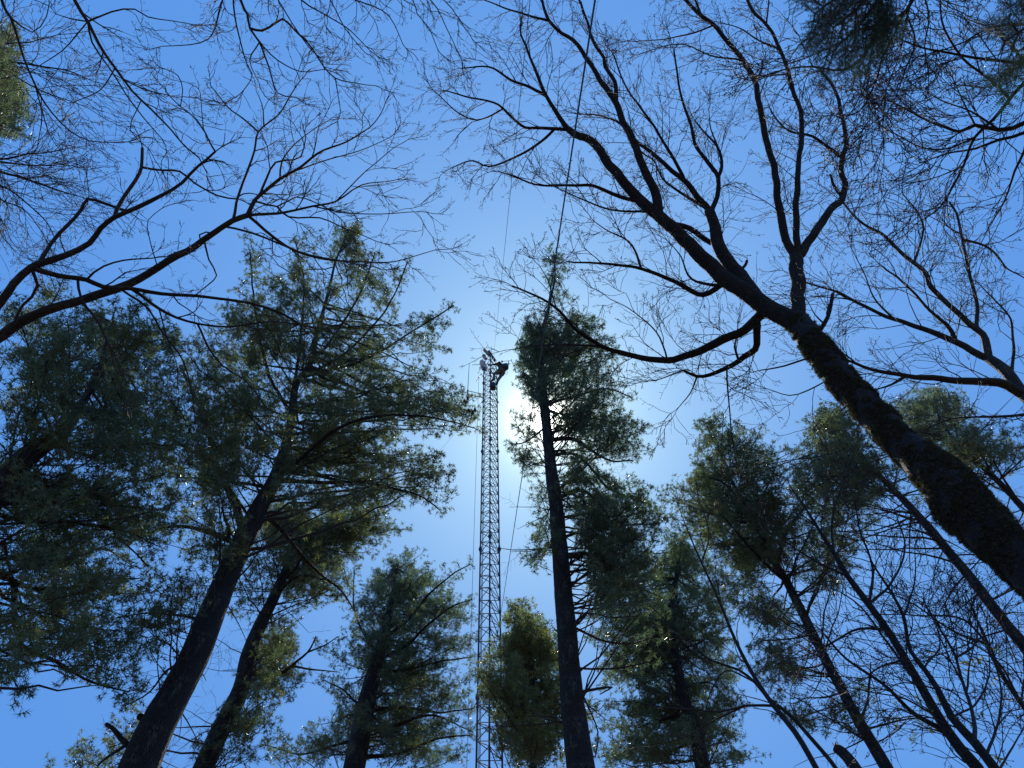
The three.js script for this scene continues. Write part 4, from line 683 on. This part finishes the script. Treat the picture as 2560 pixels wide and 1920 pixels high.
// guy wires: a camera-side anchor behind the photographer, two more a third of a turn on
const ANCHOR = [0, 1, 2].map(k => { const a = Math.PI / 2 + k * 2 * Math.PI / 3; return T3(24 * Math.cos(a), 24 * Math.sin(a), 0.1); });
ANCHOR[0] = V(0.9, 0.1, 6.5); ANCHOR[1] = T3(-24, -14, 0.1); ANCHOR[2] = T3(24, -3, 0.1);
const GUY = ['upper guy wire running from the tower top over the camera', 'upper guy wire slanting down left from the tower top behind the big pine', 'upper guy wire slanting down right from the tower top toward the sun'];
for (let k = 0; k < 3; k++) for (const [h, label] of [[32.4, GUY[k]], [15.8, ['lower guy wire crossing right of the tower and up through the pine top', 'lower guy wire hidden low among the left pines', 'lower guy wire hidden low behind the right pines'][k]]]) {
  if (h < 20 && k) continue;
  const a = legAt(k, h - 0.03), o = V(a.x - TC.x, 0, a.z - TC.z).normalize(), A = a.clone().addScaledVector(o, 0.1), B = ANCHOR[k];
  const P = []; for (let i = 0; i <= 24; i++) { const u = i / 24, p = A.clone().lerp(B, u); p.y -= 0.015 * Math.sin(u * Math.PI); P.push(p); }
  const g = thing('guy_wire', label, 'guy wire', 'guy wires of the tower');
  part('cable', new MB().tube(P, P.map(() => 0.0038), 6, 0, true).geo(), darkSteel, g);
  part('turnbuckle', new MB().tube([P[24].clone().lerp(P[23], 0.1), P[24].clone().lerp(P[23], 0.5)], [0.02, 0.02], 8, 0, true).geo(), steel, g);
}
{ // hoist rope hanging at the left of the tower
  const a = atDist(1197, 945, 16.9), mb = new MB(), P = []; for (let i = 0; i <= 20; i++) P.push(V(a.x, lerp(a.y, 0.2, i / 20), a.z));
  const g = thing('hoist_rope', 'thin rope hanging straight down beside the left leg of the tower', 'rope');
  part('rope', mb.tube(P, P.map(() => 0.007), 6, 0, true).geo(), new THREE.MeshStandardMaterial({ color: new THREE.Color().setRGB(0.3, 0.3, 0.28), roughness: 0.9 }), g);
  const s = atDist(1203, 934, 16.95), e = atDist(1191, 953, 16.8);
  const b = thing('rope_hoist', 'short slanting strut on the tower that holds the rope', 'hoist'); part('bar', new MB().rod(legAt(1, s.y), s, 0.014).rod(s, e, 0.016, 8).geo(), darkSteel, b); part('pulley', new MB().tube([a.clone().add(V(-0.02, 0.03, 0)), a.clone().add(V(0.02, 0.03, 0))], [0.05, 0.05], 14, 0, true).geo(), darkSteel, b);
}
{ // cables up the left leg
  const g = thing('coax_cable', 'pale coaxial cable run clipped inside the left tower leg', 'cable');
  const l = LEG[1];
  part('cable_run', new MB().rod(T3(l[0] * 0.82, l[1] * 0.6, 0.3), T3(l[0] * 0.82, l[1] * 0.6, 34.6), 0.011, 8).geo(), radome, g);
  part('cable_run', new MB().rod(T3(l[0] * 0.72, l[1] * 0.5, 0.3), T3(l[0] * 0.72, l[1] * 0.5, 34.9), 0.009, 8).geo(), blackRubber, g);
}
{ // whip antenna on a double side arm
  const g = thing('whip_antenna', 'tall thin whip antenna on a double side arm left of the tower top', 'antenna');
  const y0 = 31.9, p = atDist(1169, 982, 17), top = atDist(1172, 908, 17).y, foot = V(p.x, p.y - 0.1, p.z);
  part('mast', new MB().tube([foot, V(p.x, p.y + 0.5, p.z), V(p.x, top, p.z)], [0.02, 0.019, 0.013], 10, 0, true).geo(), radome, g);
  for (const [py, d] of [[977, 0], [986, 0.001]]) { const a = V(p.x, atDist(1172, py, 17).y, p.z); const b = legAt(1, a.y + 0.05); part('arm', new MB().rod(a, b, 0.017, 8).geo(), steel, g); part('clamp', new MB().tube([a.clone().add(V(0, -0.07, 0)), a.clone().add(V(0, 0.07, 0))], [0.034, 0.034], 10, 0, true).geo(), darkSteel, g); part('clamp', new MB().tube([b.clone().add(V(0, -0.09, 0)), b.clone().add(V(0, 0.09, 0))], [0.04, 0.04], 10, 0, true).geo(), darkSteel, g); }
}
const boxBar = (A, B, w, h, bev = 0.01) => {                 // a bevelled bar from A to B
  const L = A.distanceTo(B), s = new THREE.Shape(); s.moveTo(-w / 2, -h / 2 + 0.015); s.lineTo(-w / 2, h / 2 - 0.015); s.quadraticCurveTo(-w / 2, h / 2, -w / 2 + 0.015, h / 2); s.lineTo(w / 2 - 0.015, h / 2); s.quadraticCurveTo(w / 2, h / 2, w / 2, h / 2 - 0.015); s.lineTo(w / 2, -h / 2 + 0.015); s.quadraticCurveTo(w / 2, -h / 2, w / 2 - 0.015, -h / 2); s.lineTo(-w / 2 + 0.015, -h / 2); s.quadraticCurveTo(-w / 2, -h / 2, -w / 2, -h / 2 + 0.015);
  const g = new THREE.ExtrudeGeometry(s, { depth: L - 2 * bev, bevelEnabled: true, bevelSize: bev, bevelThickness: bev, bevelSegments: 2, curveSegments: 3 });
  g.translate(0, 0, bev); const m = new THREE.Matrix4().lookAt(B, A, UP); g.applyMatrix4(m); g.translate(A.x, A.y, A.z); return g;
};
const nearH = (x, y, h) => atHeight(x, y, h);
for (const [label, a, b, w, mat] of [['upper beige box antenna pointing up left from the tower top', [1209.5, 873.5], [1223, 888], 0.115, beige], ['dark box antenna beside it on the right of the tower top', [1220.5, 876.5], [1239, 904], 0.105, darkSteel], ['lower short beige box antenna left of the tower top', [1208.5, 887], [1214, 897.5], 0.12, beige]]) {
  const g = thing('box_antenna', label, 'antenna', 'box antennas on the tower top');
  const h = 35.75, A = nearH(...a, h + 0.18), B = nearH(...b, h - 0.1);
  part('housing', boxBar(A, B, w, w * 0.75), mat, g);
  const hub = legAt(0, 35.65);
  part('mount_arm', new MB().rod(B, label[0] === 'd' ? legAt(2, 35.4) : hub, 0.018, 8).geo(), darkSteel, g);
  part('connector', new MB().tube([A.clone().lerp(B, 0.96), A.clone().lerp(B, 1.06)], [0.03, 0.026], 10, 0, true).geo(), darkSteel, g);
}
{ // grey panel
  const g = thing('panel_antenna', 'pale grey eight-sided panel antenna at the left of the tower top', 'antenna');
  const c = nearH(1209, 914.5, 34.95), s = new THREE.Shape(), w = 0.13, h = 0.33;
  [[-w * 0.45, -h], [w * 0.45, -h], [w, -h * 0.6], [w, h * 0.6], [w * 0.45, h], [-w * 0.45, h], [-w, h * 0.6], [-w, -h * 0.6]].forEach((p, i) => i ? s.lineTo(...p) : s.moveTo(...p));
  const geo = new THREE.ExtrudeGeometry(s, { depth: 0.05, bevelEnabled: true, bevelSize: 0.015, bevelThickness: 0.015, bevelSegments: 2 });
  const nrm = TIN.clone().multiplyScalar(0.75).addScaledVector(TRT, -0.5).addScaledVector(UP, -0.55).normalize(); geo.applyMatrix4(new THREE.Matrix4().lookAt(nrm, V(0, 0, 0), UP)); geo.translate(c.x, c.y, c.z);
  part('face', geo, radome, g);
  part('bracket', new MB().rod(c.clone().addScaledVector(nrm, -0.02), legAt(1, c.y), 0.02, 8).rod(c.clone().addScaledVector(nrm, -0.02).add(V(0, -0.2, 0)), legAt(1, c.y - 0.25), 0.016, 8).geo(), darkSteel, g);
  part('backplate', boxBar(c.clone().addScaledVector(nrm, -0.03).add(V(0, -0.42, 0)), c.clone().addScaledVector(nrm, -0.03).add(V(0, 0.05, 0)), 0.12, 0.05), steel, g);
}
{ // cross boom
  const g = thing('cross_boom', 'thin level boom through the tower top with a wind sensor at its right end', 'antenna');
  const hb = 35.25, A = nearH(1181, 912, hb), B = nearH(1275.5, 909.5, hb);
  part('boom', new MB().rod(A, B, 0.013, 8).geo(), steel, g);
  part('clamp', new MB().tube([A.clone().lerp(B, 0.41), A.clone().lerp(B, 0.45)], [0.04, 0.04], 10, 0, true).geo(), darkSteel, g);
  const e = A.clone().lerp(B, 0.965), up = nearH(1271, 902.5, hb + 0.12);
  const s = part('sensor_post', new MB().tube([e.clone().add(V(0, -0.1, 0)), e, up], [0.018, 0.022, 0.018], 8, 0, true).geo(), darkSteel, g);
  const v0 = nearH(1253, 904, hb + 0.12), v1 = nearH(1279, 901, hb + 0.12);
  part('sensor_arm', new MB().rod(v0, v1, 0.012, 8).geo(), radome, s); part('sensor_tail', boxBar(v0.clone(), v0.clone().lerp(v1, 0.17), 0.07, 0.06), radome, s);
  part('sensor_blade', new MB().rod(v1.clone().add(V(0, -0.16, 0)), v1.clone().add(V(0, 0.16, 0)), 0.012, 8).geo(), darkSteel, s);
}
{ // slim whips on the very top
  const a = nearH(1228.7, 886, 35.9), g = thing('white_whip', 'short white whip antenna standing on the tower top', 'antenna');
  part('rod', new MB().tube([V(a.x, 35.2, a.z), V(a.x, 35.9, a.z), V(a.x, 36.9, a.z)], [0.02, 0.018, 0.007], 8, 0, true).geo(), new THREE.MeshStandardMaterial({ color: 0xe8e8e4, roughness: 0.4 }), g); part('clamp', new MB().rod(V(a.x, 35.35, a.z), legAt(0, 35.3), 0.016).geo(), darkSteel, g);
  const b = nearH(1207, 886, 35.9), g2 = thing('thin_whip', 'bent hair-thin whip left of the box antennas on the tower top', 'antenna');
  part('rod', new MB().tube([legAt(1, 35.45), b, nearH(1204, 879, 36.1), nearH(1202, 869, 36.3)], [0.012, 0.01, 0.009, 0.006], 6, 0, true).geo(), darkSteel, g2);
}
{ // tool bag below the climber's boots
  const g = thing('tool_bag', 'dark tool bag hanging on the tower under the climber', 'bag');
  const c = T3(0.12, 0.2, 33.15), o = TRT.clone().multiplyScalar(0.866).addScaledVector(TIN, 0.5).normalize();
  const L = [[0, 0.1], [0.02, 0.135], [0.12, 0.15], [0.3, 0.145], [0.38, 0.15], [0.4, 0.14]].map(([y, r]) => new THREE.Vector2(r, y)); L.unshift(new THREE.Vector2(0.001, 0));
  const geo = new THREE.LatheGeometry(L, 16); geo.translate(c.x, c.y - 0.2, c.z); part('bag', geo, blackRubber, g);
  part('handle', new MB().tube([c.clone().add(V(-0.13, 0.18, 0)), c.clone().add(V(-0.08, 0.36, 0)), c.clone().add(V(0.08, 0.36, 0)), c.clone().add(V(0.13, 0.18, 0))], [0.01, 0.01, 0.01, 0.01], 6).geo(), blackRubber, g);
  part('hook', new MB().rod(c.clone().add(V(0, 0.36, 0)), T3(LEG[0][0] * 0.6 + LEG[2][0] * 0.4, LEG[0][1] * 0.6 + LEG[2][1] * 0.4, 33.65), 0.008).geo(), steel, g);
}
{ // the climber, leaning back in a harness on the tower's right face
  const g = thing('person', 'climber in dark jacket, harness and grey trousers leaning back from the tower top', 'person', undefined);
  const n = [0.866, 0.5], tg = [-0.5, 0.866], fc = [(LEG[0][0] + LEG[2][0]) / 2, (LEG[0][1] + LEG[2][1]) / 2];   // out from the face, along it toward the near leg
  const J = (out, along, h) => T3(fc[0] + n[0] * out + tg[0] * along, fc[1] + n[1] * out + tg[1] * along, h);
  const B = 33.62;
  const sk = { ankL: J(0.1, -0.12, B + 0.1), ankR: J(0.1, 0.14, B + 0.12), toeL: J(-0.1, -0.13, B + 0.03), toeR: J(-0.1, 0.15, B + 0.05), kneeL: J(0.16, -0.17, B + 0.54), kneeR: J(0.14, 0.18, B + 0.56), hipL: J(0.47, -0.1, B + 0.86), hipR: J(0.47, 0.1, B + 0.86), pel: J(0.5, 0, B + 0.92), chest: J(0.46, 0, B + 1.3), neck: J(0.38, 0.01, B + 1.5), head: J(0.33, 0.02, B + 1.64), shL: J(0.43, -0.19, B + 1.42), shR: J(0.43, 0.19, B + 1.42), elL: J(0.24, -0.24, B + 1.2), elR: J(0.25, 0.28, B + 1.3), haL: J(0.03, -0.18, B + 1.3), haR: J(0.05, 0.3, B + 1.42) };
  const bones = [['ankL', 'kneeL', 0.05, 0.066, 1], ['kneeL', 'hipL', 0.066, 0.095, 1], ['ankR', 'kneeR', 0.05, 0.066, 1], ['kneeR', 'hipR', 0.066, 0.095, 1], ['hipL', 'hipR', 0.105, 0.105, 1], ['pel', 'chest', 0.135, 0.155, 2], ['chest', 'neck', 0.13, 0.07, 2], ['shL', 'shR', 0.085, 0.085, 2], ['shL', 'elL', 0.06, 0.047, 2], ['elL', 'haL', 0.046, 0.034, 2], ['shR', 'elR', 0.06, 0.047, 2], ['elR', 'haR', 0.046, 0.034, 2], ['neck', 'head', 0.058, 0.095, 3], ['ankL', 'toeL', 0.055, 0.042, 4], ['ankR', 'toeR', 0.055, 0.042, 4]];
  const C = J(0.25, 0, B + 0.85), S = 1.05, N = 88, mc = new MarchingCubes(N, new THREE.MeshBasicMaterial(), false, false, 90000);
  const q = V(0, 0, 0), seg = (p, a, b, ra, rb) => { const ab = b.clone().sub(a), u = Math.min(1, Math.max(0, p.clone().sub(a).dot(ab) / ab.lengthSq())); return p.distanceTo(a.clone().addScaledVector(ab, u)) - lerp(ra, rb, u); };
  const BB = bones.map(([a, b, ra, rb, k]) => [sk[a], sk[b], ra, rb, k]);
  for (let z = 0; z < N; z++) for (let y = 0; y < N; y++) for (let x = 0; x < N; x++) {
    q.set(C.x + (x - N / 2) / (N / 2) * S, C.y + (y - N / 2) / (N / 2) * S, C.z + (z - N / 2) / (N / 2) * S);
    let d = 1; for (const [a, b, ra, rb] of BB) { const e = seg(q, a, b, ra, rb), k = 0.035, h = Math.max(k - Math.abs(d - e), 0) / k; d = Math.min(d, e) - h * h * k * 0.25; }
    mc.field[x + y * N + z * N * N] = -d;
  }
  mc.isolation = 0; mc.update();
  const pos = [], nor = [], col = [], COL = { 1: [0.085, 0.083, 0.08], 2: [0.03, 0.033, 0.028], 3: [0.42, 0.26, 0.19], 4: [0.03, 0.025, 0.02] };
  for (let i = 0; i < mc.count; i++) {
    q.set(C.x + mc.positionArray[i * 3] * S, C.y + mc.positionArray[i * 3 + 1] * S, C.z + mc.positionArray[i * 3 + 2] * S); pos.push(q.x, q.y, q.z); nor.push(mc.normalArray[i * 3], mc.normalArray[i * 3 + 1], mc.normalArray[i * 3 + 2]);
    let b = 1e9, kk = 1; for (const [a, c, ra, rb, k] of BB) { const e = seg(q, a, c, ra, rb); if (e < b) { b = e; kk = k; } } col.push(...COL[kk]);
  }
  const body = new THREE.BufferGeometry(); body.setAttribute('position', new THREE.Float32BufferAttribute(pos, 3)); body.setAttribute('normal', new THREE.Float32BufferAttribute(nor, 3)); body.setAttribute('color', new THREE.Float32BufferAttribute(col, 3));
  const glove = [0.1, 0.075, 0.05], extra = [];
  for (const [ha, el, sd] of [['haL', 'elL', -1], ['haR', 'elR', 1]]) {     // gloved hands closed round the steel
    const d = sk[ha].clone().sub(sk[el]).normalize(), lat = UP.clone().cross(d).normalize(), up = d.clone().cross(lat).normalize(), m = new MB(), W0 = sk[ha];
    m.tube([W0.clone().addScaledVector(d, -0.02), W0.clone().addScaledVector(d, 0.03), W0.clone().addScaledVector(d, 0.085)], [0.032, 0.043, 0.036], 8, 0, true);
    for (let f = 0; f < 4; f++) { const o = W0.clone().addScaledVector(d, 0.08).addScaledVector(up, (f - 1.5) * 0.021), l = [0.07, 0.08, 0.075, 0.058][f]; m.tube([o, o.clone().addScaledVector(d, l * 0.45).addScaledVector(lat, sd * 0.006), o.clone().addScaledVector(d, l * 0.6).addScaledVector(lat, -sd * 0.03), o.clone().addScaledVector(d, l * 0.3).addScaledVector(lat, -sd * 0.045)], [0.0105, 0.01, 0.0095, 0.008], 6, 0, true); }
    const th = W0.clone().addScaledVector(d, 0.025).addScaledVector(up, 0.035); m.tube([th, th.clone().addScaledVector(d, 0.03).addScaledVector(up, 0.022).addScaledVector(lat, -sd * 0.02), th.clone().addScaledVector(d, 0.062).addScaledVector(lat, -sd * 0.035).addScaledVector(up, 0.01)], [0.0125, 0.011, 0.009], 6, 0, true);
    const hg = m.geo().toNonIndexed(); hg.deleteAttribute('uv'); hg.setAttribute('color', new THREE.Float32BufferAttribute(Array.from({ length: hg.attributes.position.count }, () => glove).flat(), 3)); extra.push(hg);
  }
  part('body', mergeGeometries([body, ...extra]), new THREE.MeshStandardMaterial({ vertexColors: true, roughness: 0.85 }), g);
  const hc = sk.head.clone().add(V(0, 0.035, 0)), dome = new THREE.SphereGeometry(0.128, 20, 10, 0, 6.283, 0, 1.75); dome.scale(1, 0.92, 1.12); dome.rotateY(Math.atan2(TRT.x, TRT.z)); dome.translate(hc.x, hc.y, hc.z);
  const hel = part('helmet', dome, new THREE.MeshStandardMaterial({ color: new THREE.Color().setRGB(0.14, 0.16, 0.1), roughness: 0.5, side: THREE.DoubleSide }), g);
  part('brim', new THREE.TorusGeometry(0.132, 0.011, 6, 24).rotateX(Math.PI / 2).translate(hc.x, hc.y - 0.015, hc.z), blackRubber, hel);
  const h = new MB(), ring = (c, r, tilt) => { const P = []; for (let i = 0; i <= 20; i++) { const a = i / 20 * 6.283; P.push(c.clone().add(V(Math.cos(a) * r, tilt * Math.cos(a), Math.sin(a) * r))); } h.tube(P, P.map(() => 0.016), 5); };
  ring(sk.pel.clone().add(V(0, 0.05, 0)), 0.165, 0); ring(sk.hipL.clone().lerp(sk.kneeL, 0.25), 0.11, 0.04); ring(sk.hipR.clone().lerp(sk.kneeR, 0.25), 0.11, 0.04); ring(sk.chest, 0.17, 0.02);
  part('harness', h.geo(), blackRubber, g);
  part('lanyard', new MB().tube([sk.pel.clone(), J(0.2, 0.2, B + 1.02), T3(...LEG[0], B + 1.1), J(-0.06, 0, B + 1.12), J(0.2, -0.2, B + 1.02), sk.pel.clone()], [1, 1, 1, 1, 1, 1].map(() => 0.012), 6).geo(), beige, g);
  const bag = new THREE.SphereGeometry(0.16, 16, 12); { const p = bag.attributes.position; for (let i = 0; i < p.count; i++) { const x = p.getX(i), y = p.getY(i), z = p.getZ(i), k = 0.16 / Math.max(Math.abs(x) * 1.0, Math.abs(y) * 0.85, Math.abs(z)) * 0.8 * 0.6 + 0.45; p.setXYZ(i, x * k, y * k * 1.25, z * k * 0.9); } bag.computeVertexNormals(); const c = J(0.68, 0.02, B + 1.08); bag.translate(c.x, c.y, c.z); }
  part('rear_pouch', bag, blackRubber, g);
  part('loose_strap', new MB().tube([J(0.66, -0.1, B + 0.9), J(0.7, -0.14, B + 0.7), J(0.6, -0.16, B + 0.62), J(0.55, -0.12, B + 0.78)], [0.01, 0.01, 0.01, 0.01], 5).geo(), beige, g);
}
{ // a far mast low between the pines
  const p = atDist(1616, 1868, 24), g = thing('steel_mast', 'thin grey mast tip low between the pines right of the straight trunk', 'mast');
  part('pole', new MB().tube([V(p.x, -0.1, p.z), V(p.x, p.y * 0.5, p.z), p], [0.06, 0.05, 0.035], 10, 0, true).geo(), steel, g); part('cap', new THREE.SphereGeometry(0.045, 10, 8).translate(p.x, p.y, p.z), darkSteel, g);
}
renderer.render(scene, camera);
